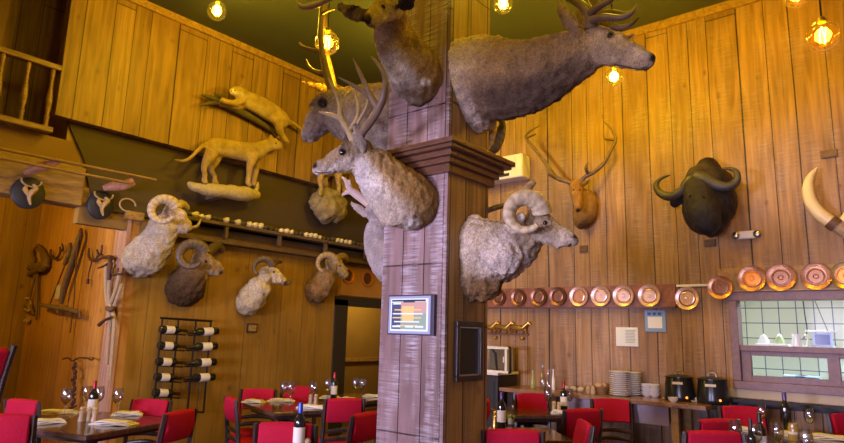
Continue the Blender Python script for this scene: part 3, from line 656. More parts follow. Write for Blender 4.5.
# sheep on the side wall
def sheep(base, label, rb, rh, cb, ch, horn, nub, eyep, hm, nose, cvb=None, wool='wool', mat2=None):
    t = mount('sheep_head_mount', base, label, 'animal head', 'sheep heads on the left wall')
    h = hide(t, [dict(ax='x', r=rb, cd=cb, cv=cvb or cb, ratio=.8), dict(ax='x', r=rh, cd=ch, ratio=.7)], M[wool], .02, patches=[(*nose[:2], 'x', rh[-1][2], nose[2], (.12, .08, .07))], clip=((XS+.001, 0, 0), NX), rough=.035, rs=18, it=2)
    eye(h, t, *eyep)
    curl(t, *horn, hm)
    tubes(t, nub, hm, 'horn', ax='x')
    return t
sheep((XS, 3.4, 2.4), 'white shaggy sheep mount with full curled horn, leftmost of the wall sheep, beside the post',
      [(138, 270, -7.02, 14), (142, 262, -6.98, 21), (150, 251, -6.9, 19), (159, 237, -6.8, 15.5), (166, 224, -6.72, 14)],
      [(167, 217, -6.72, 12), (174, 218, -6.69, 12), (180, 223, -6.65, 9.5), (185, 228, -6.62, 7.5), (188, 231, -6.6, 5)],
      [(.46, .4, .31)]*2+[(.54, .47, .37)]*3, (.56, .46, .35),
      (163.5, 211, 'x', -6.55, 12.5, 10, 25, 335, 4.4, 1.8, .05, -.1), [[(176, 208, -6.75, 4.5), (181, 204, -6.85, 4.6), (186, 208, -6.95, 4)], [(190, 228, -6.75, 2), (197, 226, -6.7, 1.6), (201, 219, -6.68, .7)]], (172, 216, 1.5), M['hornpale'], (189, 232, 2.2))
sheep((XS, 4.05, 2.1), 'dark brown sheep mount with dark curled horn, second wall sheep, beside the shaggy white one',
      [(181, 298, -7.02, 16), (184, 290, -6.98, 19), (189, 281, -6.88, 17.5), (195, 270, -6.78, 13.5)],
      [(197, 262, -6.78, 12), (204, 263, -6.74, 11), (212, 267, -6.7, 8), (218, 270, -6.68, 6), (221, 272, -6.68, 4)],
      [(.09, .055, .025)]*2+[(.12, .075, .04), (.2, .13, .07)], [(.28, .2, .12), (.32, .23, .14), (.34, .26, .17), (.4, .31, .22)],
      (192, 256, 'x', -6.6, 13, 10, 20, 325, 4.8, 1.8, .05, -.1), [[(207, 254, -6.78, 4), (213, 248, -6.86, 5), (218, 246, -6.95, 5), (222, 251, -6.98, 4)]], (206, 261.5, 1.4), M['horndark'], (221, 273, 1.8))
sheep((XS, 4.95, 2.05), 'white sheep mount with smaller dark horns, third wall sheep, above the tiny plaque',
      [(247, 310, -7.02, 10), (249, 302, -6.98, 14), (255, 293, -6.9, 12.5), (262, 284, -6.82, 10.5)],
      [(264, 276, -6.8, 9), (270, 274, -6.78, 8.5), (276, 277, -6.74, 7), (281, 280, -6.7, 5), (284, 282, -6.7, 3.2)],
      [(.5, .42, .28)]*2+[(.6, .52, .38)]*2, (.62, .53, .38),
      (263, 268, 'x', -6.65, 9.5, 8, 15, 230, 3.2, 1.2, .05, -.08), [[(273, 267, -6.8, 2.6), (276, 262, -6.86, 2.4), (281, 262, -6.9, 1.6)], [(284, 284, -6.75, 2), (289, 283, -6.7, 1.6), (293, 278, -6.7, .6)]], (274, 272, 1.2), M['horndark'], (284.5, 283, 1.4))
sheep((XS, 6.0, 2.15), 'brown sheep mount with dark curled horn, rightmost wall sheep, beside the doorway header',
      [(314, 297, -7.02, 11), (317, 290, -6.98, 12.5), (322, 283, -6.9, 11.5), (328, 274, -6.82, 9)],
      [(330, 267, -6.8, 8), (335, 265, -6.78, 8), (340, 269, -6.74, 6.5), (344, 274, -6.72, 4.8), (346, 277, -6.72, 3)],
      [(.12, .07, .03), (.3, .19, .09), (.34, .22, .11), (.36, .25, .14)], (.42, .32, .18),
      (326.5, 264, 'x', -6.65, 9.5, 8, 10, 250, 3.4, 1.2, .05, -.08), [[(336, 260, -6.8, 3.2), (340, 257, -6.88, 4), (344, 257, -6.93, 4), (346, 261, -6.95, 3)]], (340, 266, 1.1), M['horn'], (346, 278, 1.3))
# cougars
xw = -6.78
t = mount('cougar_mount', P(235, 192, 'x', xw), 'tan cougar mount standing on a pale log, tail stretched left, below the climbing cougar', 'stuffed animal')
CG = (.42, .31, .15); CGL = (.5, .4, .24)
h = hide(t, [dict(ax='x', r=[(210, 152, xw, 6), (214, 147, xw, 9.5), (223, 148, xw, 9.5), (236, 150, xw, 9.5), (247, 152, xw, 10), (256, 151, xw, 9), (264, 147, xw, 7), (270, 145, xw, 6)], cd=CG, cv=CGL, ratio=.7),
             dict(ax='x', r=[(268, 144, xw, 6.5), (274, 144.5, xw+.02, 6.5), (279, 146, xw+.04, 4.5), (281, 147, xw+.05, 3)], cd=CG, cv=CGL, ratio=.9),
             dict(ax='x', r=[(270, 140, xw+.05, 2), (271, 136, xw+.05, 2), (271, 134, xw+.05, .8)], cd=CG), dict(ax='x', r=[(277, 139, xw-.03, 2), (279, 136, xw-.03, 1.8), (279, 134, xw-.03, .8)], cd=CG),
             dict(ax='x', r=[(212, 152, xw+.05, 7), (207, 161, xw+.05, 5), (204, 168, xw+.05, 3.2), (205, 176, xw+.05, 2.6), (204, 181, xw+.05, 2.8), (207, 182.5, xw+.06, 2.4)], cd=CG),
             dict(ax='x', r=[(217, 153, xw-.07, 6.5), (215, 162, xw-.07, 4.5), (211, 169, xw-.07, 3), (215, 177, xw-.07, 2.4), (214, 182, xw-.07, 2.6), (218, 183, xw-.06, 2.2)], cd=CG),
             dict(ax='x', r=[(253, 156, xw+.05, 6), (250, 166, xw+.05, 3.8), (249, 175, xw+.05, 3), (248, 183, xw+.05, 2.8), (251, 185, xw+.06, 2.4)], cd=CG),
             dict(ax='x', r=[(257, 156, xw-.06, 5), (257, 166, xw-.06, 3.4), (255, 176, xw-.06, 2.8), (254, 184, xw-.06, 2.6), (258, 186, xw-.05, 2.3)], cd=CG),
             dict(ax='x', r=[(210, 146, xw, 3.5), (205, 144, xw, 2.4), (197, 151, xw, 2.2), (190, 158, xw, 2), (183, 161, xw, 2), (174, 160, xw, 1.6)], cd=[CG]*5+[(.25, .16, .07)])],
         M['furfine'], .018, it=2)
eye(h, t, 276, 143.5, .9)
t = thing('log_perch', P(225, 205, 'x', -6.85), 'pale weathered log perch under the standing cougar', 'log')
mb = MB()
pts = [P(q[0], q[1], 'x', q[2]) for q in ((188, 183, -6.85), (196, 187, -6.8), (212, 190, -6.78), (230, 192, -6.78), (246, 194, -6.8), (257, 195, -6.84))]
mb.tube(pts, [mrad(p, r) for p, r in zip(pts, (1.5, 4.5, 6.5, 7.5, 7.5, 4.5))], 12, sub=4)
o = mb.build('log_body', M['log'], t, True, True)
for v in o.data.vertices: v.co += v.normal*.02*noise.noise(v.co*9)
mb = MB(); mb.b2((XS+.01, P(215, 190, 'x', -6.9).y-.05, P(215, 190, 'x', -6.9).z-.12), (-6.8, P(215, 190, 'x', -6.9).y+.05, P(215, 190, 'x', -6.9).z-.02)); mb.build('bracket', M['oldwood'], t, True)
pts = [P(q[0], q[1], 'x', q[2]) for q in ((254, 195, -6.8), (257, 188, -6.8), (258, 182, -6.8))]
MB().tube(pts, [mrad(p, r) for p, r in zip(pts, (3, 2.2, .8))], 8, sub=2).build('branch_stub', M['log'], t, True, True)
xw = -6.72
t = mount('cougar_mount', P(265, 118, 'x', xw), 'tan cougar mount climbing along the boarded wall, facing out above the standing cougar', 'stuffed animal')
h = hide(t, [dict(ax='x', r=[(241, 96, xw, 7), (250, 101, xw, 9), (260, 106, xw, 9.5), (270, 112, xw, 9.5), (279, 118, xw, 9), (285, 124, xw, 7)], side=1, cd=CG, cv=CGL, ratio=.7),
             dict(ax='x', r=[(244, 94, xw+.03, 6), (238, 92, xw+.07, 6.2), (233, 91.5, xw+.1, 4.5), (231, 92, xw+.11, 3)], side=-1, cd=CG, cv=(.75, .65, .5), ratio=.9),
             dict(ax='x', r=[(240, 87, xw+.02, 1.6), (241, 84, xw+.02, 1.2)], cd=CG), dict(ax='x', r=[(234, 87, xw+.05, 1.5), (233, 84.5, xw+.05, 1)], cd=CG),
             dict(ax='x', r=[(242, 99, xw+.04, 5), (236, 103, xw+.05, 3.6), (228, 102, xw+.05, 3), (221, 100, xw+.05, 3)], side=-1, cd=CG),
             dict(ax='x', r=[(246, 103, xw-.06, 4.5), (238, 107, xw-.06, 3.4), (229, 105, xw-.06, 2.8), (220, 104, xw-.06, 2.8)], side=-1, cd=CG),
             dict(ax='x', r=[(278, 121, xw+.04, 6), (280, 131, xw+.04, 3.8), (284, 138, xw+.04, 2.8), (288, 143, xw+.04, 2.4)], cd=CG),
             dict(ax='x', r=[(286, 122, xw-.04, 4), (294, 124, xw-.05, 2), (303, 131, xw-.06, 1.8)], cd=CG)],
         M['furfine'], .018, patches=[(233, 92, 'x', xw+.1, 3, (.7, .62, .5))], it=2)
eye(h, t, 235, 90.5, .9)
eye(h, t, 231.5, 91, .8)
t = thing('branch_perch', P(215, 100, 'x', -6.8), 'dark forked branch fixed to the boarded wall under the climbing cougar paws', 'branch')
tubes(t, [[(283, 138, -6.82, 1.2), (262, 124, -6.82, 3), (243, 113, -6.82, 4), (226, 105, -6.82, 4), (212, 98, -6.8, 3), (202, 95, -6.78, 1)], [(222, 103, -6.82, 3), (210, 103, -6.8, 2.2), (200, 106, -6.78, .8)], [(228, 105, -6.8, 3), (222, 97, -6.75, 2.4), (214, 93, -6.72, .8)]], mat('dark_branch_bark', (.09, .07, .035), .9, var=.5, vs=20, bump=1), 'branch_wood', ax='x')
# goat kid on its rock
xw = -6.75
t = mount('goat_mount', P(330, 196, 'x', xw), 'small golden goat mount standing on the round rock, mostly hidden by the antlered deer', 'stuffed animal')
h = hide(t, [dict(ax='x', r=[(320, 170, xw, 6), (326, 168, xw, 9), (336, 167, xw, 9.5), (346, 166, xw, 9), (352, 160, xw, 6)], cd=CG, cv=CGL, ratio=.7),
             dict(ax='x', r=[(350, 162, xw, 5), (355, 154, xw, 4.5), (360, 153, xw, 3.5), (364, 156, xw, 2.4)], cd=CG, ratio=.8)]+
            [dict(ax='x', r=[(a, 172, xw+o_, 5), (a-1, 180, xw+o_, 3), (a, 188, xw+o_, 2.2), (a-1, 195, xw+o_, 2.4)], cd=CG) for a, o_ in ((321, .05), (326, -.06), (339, .05), (344, -.06))],
         M['furfine'], .018, it=2)
t = thing('rock_perch', P(330, 205, 'x', -6.8), 'round grey-brown rock perch on the dark shadow panel under the goat', 'rock')
c = P(329, 205, 'x', -6.82); k = depth(c)/F
mb = MB(); mb.ball((0, 0, 0), 1, 56, (12*k, 21*k, 17.5*k)); o = mb.build('rock_body', M['rock'], t, smooth=True)
o.location = c-t.location
for v in o.data.vertices:
    q = v.co.copy(); v.co *= 1+.22*noise.noise(q*6)+.16*noise.noise(q*14)+.08*noise.noise(q*34)
    v.co.x = max(v.co.x, XS+.035-c.x)
# back wall deer
t = mount('deer_head_mount', P(578, 205, 'y', YB), 'small brown deer mount with wide thin antlers on the back wall', 'animal head')
h = hide(t, [dict(r=[(585, 195, 7.02, 9), (586, 205, 7.0, 12), (584, 215, 6.98, 12), (581, 223, 6.96, 8), (580, 227, 6.95, 4)], cd=(.3, .18, .07), cv=[(.3, .18, .07)]*3+[(.15, .09, .04)]*2, ratio=1, side=-1),
             dict(r=[(578, 184, 6.9, 6), (576, 189, 6.82, 7), (577, 197, 6.76, 6), (578, 205, 6.72, 4.5), (578, 210, 6.7, 3.2)], cd=(.34, .2, .08), ratio=1, side=-1),
             dict(r=[(573, 185, 6.86, 2), (568, 181, 6.86, 3.2, .5), (563, 180, 6.86, 1, .5)], cd=(.25, .15, .06), side=-1),
             dict(r=[(580, 185, 6.86, 2), (585, 183, 6.86, 3.2, .5), (590, 179, 6.86, 1, .5)], cd=(.25, .15, .06))],
         M['furfine'], .016, clip=((0, YB-.001, 0), NY), rough=.01, patches=[(578, 210, 'y', 6.7, 2, (.06, .04, .03)), (581, 227, 'y', 6.9, 4, (.12, .07, .03))], it=2)
eye(h, t, 573.5, 190, 1); eye(h, t, 580, 190, 1)
ya = 6.85
tubes(t, [[(573, 184, ya, 2), (566, 181, ya, 2.3), (557, 178, ya, 2.2), (549, 168, ya, 1.9), (538, 153, ya, 1.6), (526, 138, ya, 1.6), (530, 131, ya, 1.2), (541, 125, ya, .5)], [(556, 178, ya, 2), (549, 173, ya-.1, 1.8), (545, 164, ya-.1, .6)], [(526, 138, ya, 1.4), (536, 134, ya-.1, .6)]], M['antlerdark'], 'antler')
tubes(t, [[(580, 183, ya, 2), (586, 176, ya, 2.3), (594, 172, ya, 2.2), (604, 163, ya, 1.9), (611, 150, ya, 1.7), (615.5, 140, ya, 1.7), (612, 130, ya, 1.2), (604, 122, ya, .5)], [(588, 174, ya, 2), (586, 168, ya-.1, 1.8), (588, 162, ya-.1, .6)], [(615, 140, ya, 1.8), (604, 138.5, ya-.1, 1.2)]], M['antlerdark'], 'antler')
# cape buffalo
t = mount('buffalo_head_mount', P(708, 200, 'y', YB), 'black buffalo head mount with curved horns on the right part of the back wall', 'animal head')
BK = (.035, .03, .035)
h = hide(t, [dict(r=[(708, 164, 6.98, 8), (708, 172, 6.9, 13), (711, 185, 6.85, 19), (711, 200, 6.8, 24), (708, 212, 6.74, 24.5), (709, 223, 6.7, 19), (711, 231, 6.68, 11), (711, 235, 6.68, 5)], cd=BK, cv=BK, ratio=1.05, side=-1),
             dict(r=[(699, 173, 6.8, 10), (698, 184, 6.66, 14), (700, 199, 6.56, 15.5), (704, 213, 6.5, 16), (708, 225, 6.5, 13), (710, 232, 6.52, 7)], cd=[(.1, .085, .08), (.06, .05, .05), BK, BK], ratio=.9, side=-1),
             dict(r=[(714, 186, 7.1, 19), (712, 187, 6.9, 19)], cd=BK, ratio=1),
             dict(r=[(707, 172, 7.05, 9), (707, 162, 7.06, 5), (707, 158, 7.07, 2.5)], cd=(.09, .05, .02)),
             dict(r=[(688, 192, 6.75, 4), (680, 198, 6.74, 6, .5), (674, 204, 6.74, 5, .5), (671, 207, 6.74, 1, .5)], cd=BK, side=-1)],
         M['blackfur'], .018, clip=((0, YB-.001, 0), NY), rough=.012)
eye(h, t, 690, 196, 1.8); eye(h, t, 704, 197, 1.8)
tubes(t, [[(700, 178, 6.62, 7), (690, 182, 6.6, 6.5), (682, 191, 6.6, 5), (671, 196.5, 6.62, 4.6), (661, 194, 6.64, 4), (656, 186, 6.66, 3), (660, 179, 6.68, 2), (670, 175, 6.7, .6)]], M['hornblack'], 'horn')
tubes(t, [[(696, 177, 6.6, 7), (706, 180, 6.58, 7), (716, 185, 6.56, 5.6), (727, 187, 6.56, 4.8), (736, 182, 6.58, 4), (737, 173, 6.6, 3), (731, 169, 6.62, 2), (721, 168.5, 6.64, .6)]], M['hornblack'], 'horn')
# tusk
t = mount('tusk_mount', P(822, 200, 'y', YB), 'curved ivory tusk with dark band on the back wall at the right edge', 'tusk')
tubes(t, [[(817, 168, 6.98, 1), (810, 178, 6.92, 4), (808, 190, 6.88, 5.5), (812, 204, 6.85, 6.2), (821, 215, 6.85, 6.6), (832, 223, 6.86, 6.6)]], M['ivory'], 'tusk')
tubes(t, [[(830, 221, 6.86, 7.4), (837, 226, 6.87, 7.6)]], M['leather'], 'band')
tubes(t, [[(836, 225, 6.87, 6.6), (846, 232, 6.9, 7), (856, 240, 7.0, 7)]], M['rope'], 'mount_base')
tubes(t, [[(843, 223, 6.92, 6), (850, 215, 6.9, 6), (856, 200, 6.92, 5), (857, 185, 6.95, 2)]], M['ivory'], 'tusk')
# ------------------------------------------------------------------ fixtures on the walls
def rotz(a): return Matrix.Rotation(a, 3, 'Z')
# loft railing
t = thing('loft_railing', (-6.95, 1.2, 3.5), 'turned wooden railing of the loft at the upper left edge', 'railing')
MB().b2((-6.99, -.1, 4.19), (-6.9, YU, 4.25)).build('handrail', M['beam'], t, True, bevel=.008)
MB().b2((-6.99, -.1, 3.5), (-6.9, YU, 3.56)).build('bottom_rail', M['beam'], t, True, bevel=.008)
prof = [(.024, 0), (.024, .09), (.03, .11), (.018, .14), (.03, .2), (.034, .28), (.028, .36), (.016, .44), (.024, .46), (.016, .49), (.022, .55), (.024, .6), (.024, .64)]
for y in [2.15-.23*k for k in range(9)]:
    MB().lathe(prof, (-6.945, y, 3.555), 12).build('baluster', M['beam'], t, True, True)
# poles, arms and oval plaques on the beam
for i, (a, b, zz, lab) in enumerate((((-20, 144.5), (156, 180), 1.7, 'upper long thin wooden pole lying across the two bracket arms below the loft'), ((-20, 154), (129, 183), 1.7, 'lower long thin wooden pole lying across the bracket arms below the loft'))):
    p, q = P(*a, 'x', -6.72), P(*b, 'x', -6.72)
    o = MB().tube([p, q], mrad(p, zz), 10).build('wooden_pole', M['beam'], None, smooth=True); tag(o, lab, 'pole', 'long poles on brackets'); origin_down(o)
m_pink = wood('reddish_arm_wood', (.42, .2, .12), .5, s=8)
for (arm, c, rx, ry, lab) in (([(24, 173), (36, 168), (48, 165), (58, 160)], (28.5, 193), 12, 16, 'left oval dark plaque with carved pale figure and wooden arm on the beam'),
                              ([(103, 188), (114, 186), (124, 185), (134, 181)], (101, 205), 10, 14.5, 'right oval dark plaque with carved pale figure and wooden arm, above the alcove')):
    c0 = P(*c, 'x', -6.96); k = depth(c0)/F
    t = thing('oval_plaque_bracket', c0, lab, 'wall plaque', 'oval plaques below the poles')
    mb = MB(); n = 28
    for s_, d_ in ((1, 0), (.93, .03)):
        pass
    vs = [(-.03, math.cos(2*PI*j/n)*rx*k*1.25, math.sin(2*PI*j/n)*ry*k) for j in range(n)]+[(.0, math.cos(2*PI*j/n)*rx*k*1.25, math.sin(2*PI*j/n)*ry*k) for j in range(n)]+[(.015, math.cos(2*PI*j/n)*rx*k*1.12, math.sin(2*PI*j/n)*ry*k*.9) for j in range(n)]
    mb.add(vs, [[a_*n+j, a_*n+(j+1) % n, (a_+1)*n+(j+1) % n, (a_+1)*n+j] for a_ in (0, 1) for j in range(n)]+[list(range(n))[::-1], list(range(2*n, 3*n))])
    mb.build('plaque', M['blackmat'], t, smooth=True)
    mb = MB(); r = ry*k
    mb.tube([(.03, r*.15, -r*.75), (.035, 0, -r*.3), (.04, r*.1, .05*r), (.04, r*.3, r*.3), (.035, r*.1, r*.55)], [r*.1, r*.22, r*.36, r*.28, r*.12], 10, sub=3, flat=.5)
    mb.tube([(.04, 0, -.2*r), (.04, -r*.28, .15*r), (.035, -r*.2, r*.4)], [r*.14, r*.16, r*.06], 8, sub=3)
    mb.build('carved_figure', mat('carved_pale_wood', (.42, .26, .08), .6, var=.3, vs=30) if 'carved_pale_wood' not in bpy.data.materials else bpy.data.materials['carved_pale_wood'], t, smooth=True)
    pts = [P(*q, 'x', -6.9+.05*i_) for i_, q in enumerate(arm)]
    MB().tube(pts, [k*v for v in (2.5, 5, 5, 4)], 8, sub=3, flat=.8).build('arm', m_pink, t, True, True)
    cc = Vector((.04, 0, ry*k*.75)); mb = MB()
    mb.tube([cc+Vector((0, math.cos(a)*9*k, math.sin(a)*6*k)) for a in [PI*(.95+1.1*j/12) for j in range(13)]], k*.9, 6)
    mb.build('wire_loop', M['rope'], t, smooth=True)
    cc = Vector((.1, 17*k*1.3, 3*k)); mb = MB()
    if c[0] > 90: mb.tube([cc+Vector((0, math.cos(a)*8*k, math.sin(a)*6.5*k)) for a in [2*PI*j/16*.8 for j in range(17)]], k*.8, 6)
    if c[0] > 90: mb.build('wire_loop', M['rope'], t, smooth=True)
# tack hanging in the alcove (on the boards facing the room)
ya = YA-.03
def tack(name, lists, mats, label, cat, parts, group=None, base=None, y=ya):
    b = base or lists[0][0][0]
    t = thing(name, P(b[0], b[1], 'y', y), label, cat, group)
    for L, m_, pn in zip(lists, mats, parts):
        mb = MB()
        for ln in L:
            pts = [P(q[0], q[1], 'y', y-(q[3] if len(q) > 3 else .02)) for q in ln]; mb.tube(pts, [mrad(p, q[2]) for p, q in zip(pts, ln)], 8, sub=4)
        mb.build(pn, M[m_], t, True, True)
    return t
tack('leather_bridle', [
    [[(38, 245, 1.5), (42, 250, 3), (45, 258, 4), (47, 266, 4.5), (43, 268, 4)], [(30, 268, 3), (38, 266, 4, .06), (48, 262, 3), (46, 254, 2)], [(26, 277, 1), (33, 272, 3), (41, 268, 4, .07)], [(38, 245, 1.2), (33, 252, 1.5), (34, 262, 2), (30, 270, 2)]],
    [[(36, 270, 1.4), (33, 285, 1.2), (30, 300, 1.2), (34, 315, 1.4)], [(38, 268, 1.6), (37, 285, 1.6), (37, 305, 1.4), (36, 320, 1)], [(26, 277, .8), (24, 295, .9), (25, 310, .9), (31, 312, .9)]],
    [[(24, 303, .9), (26, 298, .9), (30, 300, .9), (31, 308, .9), (28, 311, .9), (24, 308, .8)], [(25, 321, 1.8), (28, 320, 2.2)]]],
    ['leather', 'leather', 'rope'], 'tangled dark leather bridle hanging leftmost on the orange alcove wall', 'bridle', ['headpiece', 'reins', 'bit_ring'])
for pts, lab in (([[(51, 249, 1), (50.5, 254, 1.3), (53, 258, 1.4), (57, 258, 1.3), (60, 253, 1.2), (60, 247, 1)], [(60, 252, 1.2), (63, 249, 1), (62, 244, .8)]], 'dark iron hook left of the long wooden tool in the alcove'),
                 ([[(89, 248, 1), (88.5, 255, 1.3), (91, 260, 1.4), (95, 260, 1.3), (98, 255, 1.2), (97, 250, 1)], [(98, 256, 1.2), (101, 253, 1.2), (102, 245, 1)], [(92, 261, .8), (89, 272, .7), (88, 279, .7)], [(88, 279, 1.6), (87.5, 284, 1.6)]], 'dark iron hook with a hanging cord right of the long wooden tool in the alcove')):
    tack('iron_hook', [pts], ['rust'], lab, 'hook', ['hook_iron'], 'iron hooks in the alcove')
tack('yoke_beam', [[[(81, 229, 1.5), (80, 236, 3, .05), (76, 250, 3.4, .05), (70, 270, 3.4, .05), (65, 286, 3.2, .05), (61, 304, 2, .05)], [(70, 244, 2), (69, 255, 3, .06), (65, 264, 2)]],
                   [[(40, 304.5, 1.4, .08), (52, 307, 2.6, .08), (66, 309, 2.8, .08), (79, 312.5, 2, .08)], [(80, 311, 1.2, .09), (80, 318, 1.4, .09)], [(58, 308, 1.4, .09), (58, 314, 1.2, .09)]],
                   [[(79, 235, .7, .07), (76, 262, .6, .07), (74, 300, .6), (70, 333, .7)], [(66, 262, .8, .07), (58, 283, .7), (50, 304, .7)]]],
     ['oldwood', 'oldwood', 'leather'], 'long leaning dark wooden harness tool with crossbar in the middle of the alcove wall', 'harness tool', ['beam', 'crossbar', 'strap'], base=(66, 309))
p = P(59, 292, 'y', ya); k = depth(p)/F
t = thing('pale_wood_block', p, 'small pale block on the alcove wall behind the leaning harness tool', 'block')
MB().box((0, 0, 0), (10*k, .04, 14*k)).build('block_body', M['cream'], t, bevel=.004)
tack('rope_bundle', [[[(107, 262, 2), (106, 280, 2.2), (107, 300, 2), (110, 315, 2.4), (109, 335, 2), (107, 365, 1.6)], [(112, 270, 2), (109, 285, 2), (110, 305, 2.4), (114, 318, 2), (113, 345, 1.6), (110, 380, 1.4)], [(120, 272, 2), (117, 285, 2), (113, 298, 2), (109, 306, 2)], [(122, 284, 1.6), (118, 296, 1.6), (114, 306, 1.8)]],
                     [[(107, 308, 2.2, .08), (111, 310, 2.6, .08), (113, 307, 2, .08)]],
                     [[(99, 325, 2, .07), (105, 320, 1.4, .07), (112, 317, 1.2, .07)]]],
     ['rope', 'leather', 'rust'], 'bundle of pale ropes hanging down the corner post', 'rope', ['rope_strands', 'binding', 'peg'], y=YA-.07)
tack('iron_tack', [[[(96, 261, 1), (102, 258, 1.4), (108, 257, 2), (112, 258, 2.4)], [(98, 268, .8), (104, 266, 1.2), (110, 262, 1.4)], [(110, 257, 2), (110, 268, 2.6), (109, 280, 1.6)]], [[(113, 268, 1), (113, 274, 1.6), (117, 274, 1.4), (118, 268, 1)], [(118, 274, 1.2), (122, 274, 1.2), (123, 268, 1)]]],
     ['rust', 'rust'], 'rusty iron harness piece with hooks at the top of the corner post', 'harness piece', ['strap_iron', 'hook'], y=YA-.09)
tack('hanging_chain', [[[(63, 359, .8, .08), (68, 358, .8, .08), (73, 361, .9, .08), (78, 358, .8, .08), (86, 358, .8, .08), (92, 360, .8, .08), (93, 357, .6, .08)]],
                       [[(75+1.2*math.sin(j*1.9), 362+j*4, 1.0, .08), (75-1.4*math.sin(j*1.9)-j*.25, 364+j*4, 1.9, .08), (75-j*.25, 366+j*4, .9, .08)] for j in range(13)]],
     ['rust', 'rust'], 'dark knotted chain hanging from a wire hanger on the lower alcove wall', 'chain', ['hanger', 'chain_links'])
# long shelf over the sheep, with its row of stones
t = thing('long_shelf', (-6.95, 5.3, 2.62), 'long dark wall shelf with a row of stones, above the row of sheep mounts', 'shelf')
MB().b2((XS, 3.42, 2.83), (-6.86, 9.4, 2.87)).build('top_board', M['shelfwood'], t, True)
MB().b2((XS, 3.42, 2.60), (-6.90, 9.4, 2.65)).build('cornice', M['shelfwood'], t, True, bevel=.01)
MB().b2((XS, 3.42, 2.65), (-6.94, 9.4, 2.68)).build('cornice_cap', M['crown'], t, True)
MB().b2((XS+.005, 3.42, 2.68), (XS+.03, 9.4, 2.83)).build('back_panel', M['darkpanel_and_shade'], t, True)
for y in (3.5, 4.35, 5.2, 6.05, 6.9, 7.75): MB().b2((-6.93, y-.02, 2.68), (-6.88, y+.02, 2.83)).build('divider', M['shelfwood'], t, True)
stp, std = mat('pale_stone', (.72, .62, .42), .8, var=.2, vs=20), mat('dark_stone', (.07, .05, .025), .8, var=.4, vs=20)
gr = ((193, 211), (223, 229), (235, 241), (247, 263), (277, 291), (303, 321), (334, 352), (362, 372))
y = 3.55; k = 0
while y < 7.2:
    px = None
    q = Vector((-6.93, y, 2.9))-CAM; px = CX+F*q.dot(cr)/q.dot(cf)
    pale = any(a <= px <= b for a, b in gr)
    mb = MB(); r = R_.uniform(.042, .058)
    mb.ball((0, 0, r*.7), r, 8, (R_.uniform(.8, 1.1), R_.uniform(.9, 1.2), .75), rotz(R_.uniform(0, 3)))
    if pale: mb.ball((R_.uniform(-.01, .01), .02, r*1.2), r*.6, 8, (1, 1.1, .7))
    o = mb.build('shelf_stone', stp if pale else std, None, smooth=True); o.location = (-6.92, y, 2.87)
    if pale: tag(o, 'pale stone in the row along the top of the long wall shelf', 'stone', 'pale stones on the long shelf')
    else: tag(o, 'dark stone in the row along the top of the long wall shelf', 'stone', 'dark stones on the long shelf')
    y += .088; k += 1
# wine rack and bottles
xr = -6.945
t = thing('wall_wine_rack', P(182, 410, 'x', XS), 'black iron wall wine rack with two ladders, below the dark sheep mount', 'wine rack')
def bar(lst, name, r=.9): tubes(t, [[(a, b, xr, r) for a, b in L] for L in lst], M['iron'], name, ax='x', sub=1, seg=6)
bar([[(160.5, 318), (212, 321.3)]], 'top_bar', 1.1)
bar([[(162.5, 318), (153, 410)], [(178.6, 319), (170, 410)], [(153.2, 408), (170.2, 409)]], 'left_ladder')
bar([[(196, 320), (187.5, 411)], [(211, 321), (203.5, 412.5)], [(187.5, 411), (203.5, 412.5)]], 'right_ladder')
LY = (329.5, 345.4, 361.6, 377, 392.6); RY = (331.6, 346.6, 362.5, 377.5)
bar([[(161.5-i*1.7, y_+4), (186-i*1.6, y_+5.5)] for i, y_ in enumerate(LY)], 'left_rung', .7)
bar([[(188-i*1.5, y_+4), (217-i*1.5, y_+2)] for i, y_ in enumerate(RY)], 'right_rung', .7)
def bottle(base, axis, L, foil, label, group=None, lab=True, labm='label', r=.038, glass='bottleglass', wine=None, cat='wine bottle'):
    """wine bottle from base point along axis"""
    s = L/.31; r = r*s if False else r*s
    t = thing('wine_bottle', base, label, cat, group)
    R = Vector((0, 0, 1)).rotation_difference(Vector(axis)).to_matrix()
    g = lambda prof, nm, m_: MB().lathe(prof, (0, 0, 0), 18, R).build(nm, m_, t, smooth=True)
    g([(r*.9, 0), (r, .006*s), (r, .19*s), (r*.93, .205*s), (r*.6, .225*s), (r*.4, .24*s), (r*.37, .26*s), (r*.36, .30*s)], 'bottle_body', M[glass])
    g([(r*.42, .245*s), (r*.42, .306*s), (r*.38, .31*s)], 'foil_capsule', M[foil])
    if lab: g([(r*1.01, .06*s), (r*1.02, .062*s), (r*1.02, .155*s), (r*1.01, .157*s)], 'label', M[labm])
    return t
ordn = ['topmost', 'second', 'third', 'fourth', 'lowest']
for i, y_ in enumerate(LY):
    a, b = P(160-i*1.7, y_-.3, 'x', -6.935), P(186.5-i*1.7, y_+1.2, 'x', -6.935)
    bottle(a, (b-a).normalized(), (b-a).length, 'foilblack', '%s wine bottle lying in the left ladder of the wall rack%s' % (ordn[i].capitalize(), '' if i in (0, 4) else ' from the top'), 'bottles in the wall wine rack', r=.042)
for i, y_ in enumerate(RY):
    a, b = P(217.5-i*1.2, y_-.6, 'x', -6.935), P(187.5-i*1.3, y_+1, 'x', -6.935)
    bottle(a, (b-a).normalized(), (b-a).length, 'foilblack', '%s wine bottle lying in the right ladder of the wall rack' % (ordn + ['']) [i if i < 3 else 4].capitalize(), 'bottles in the wall wine rack', r=.038)
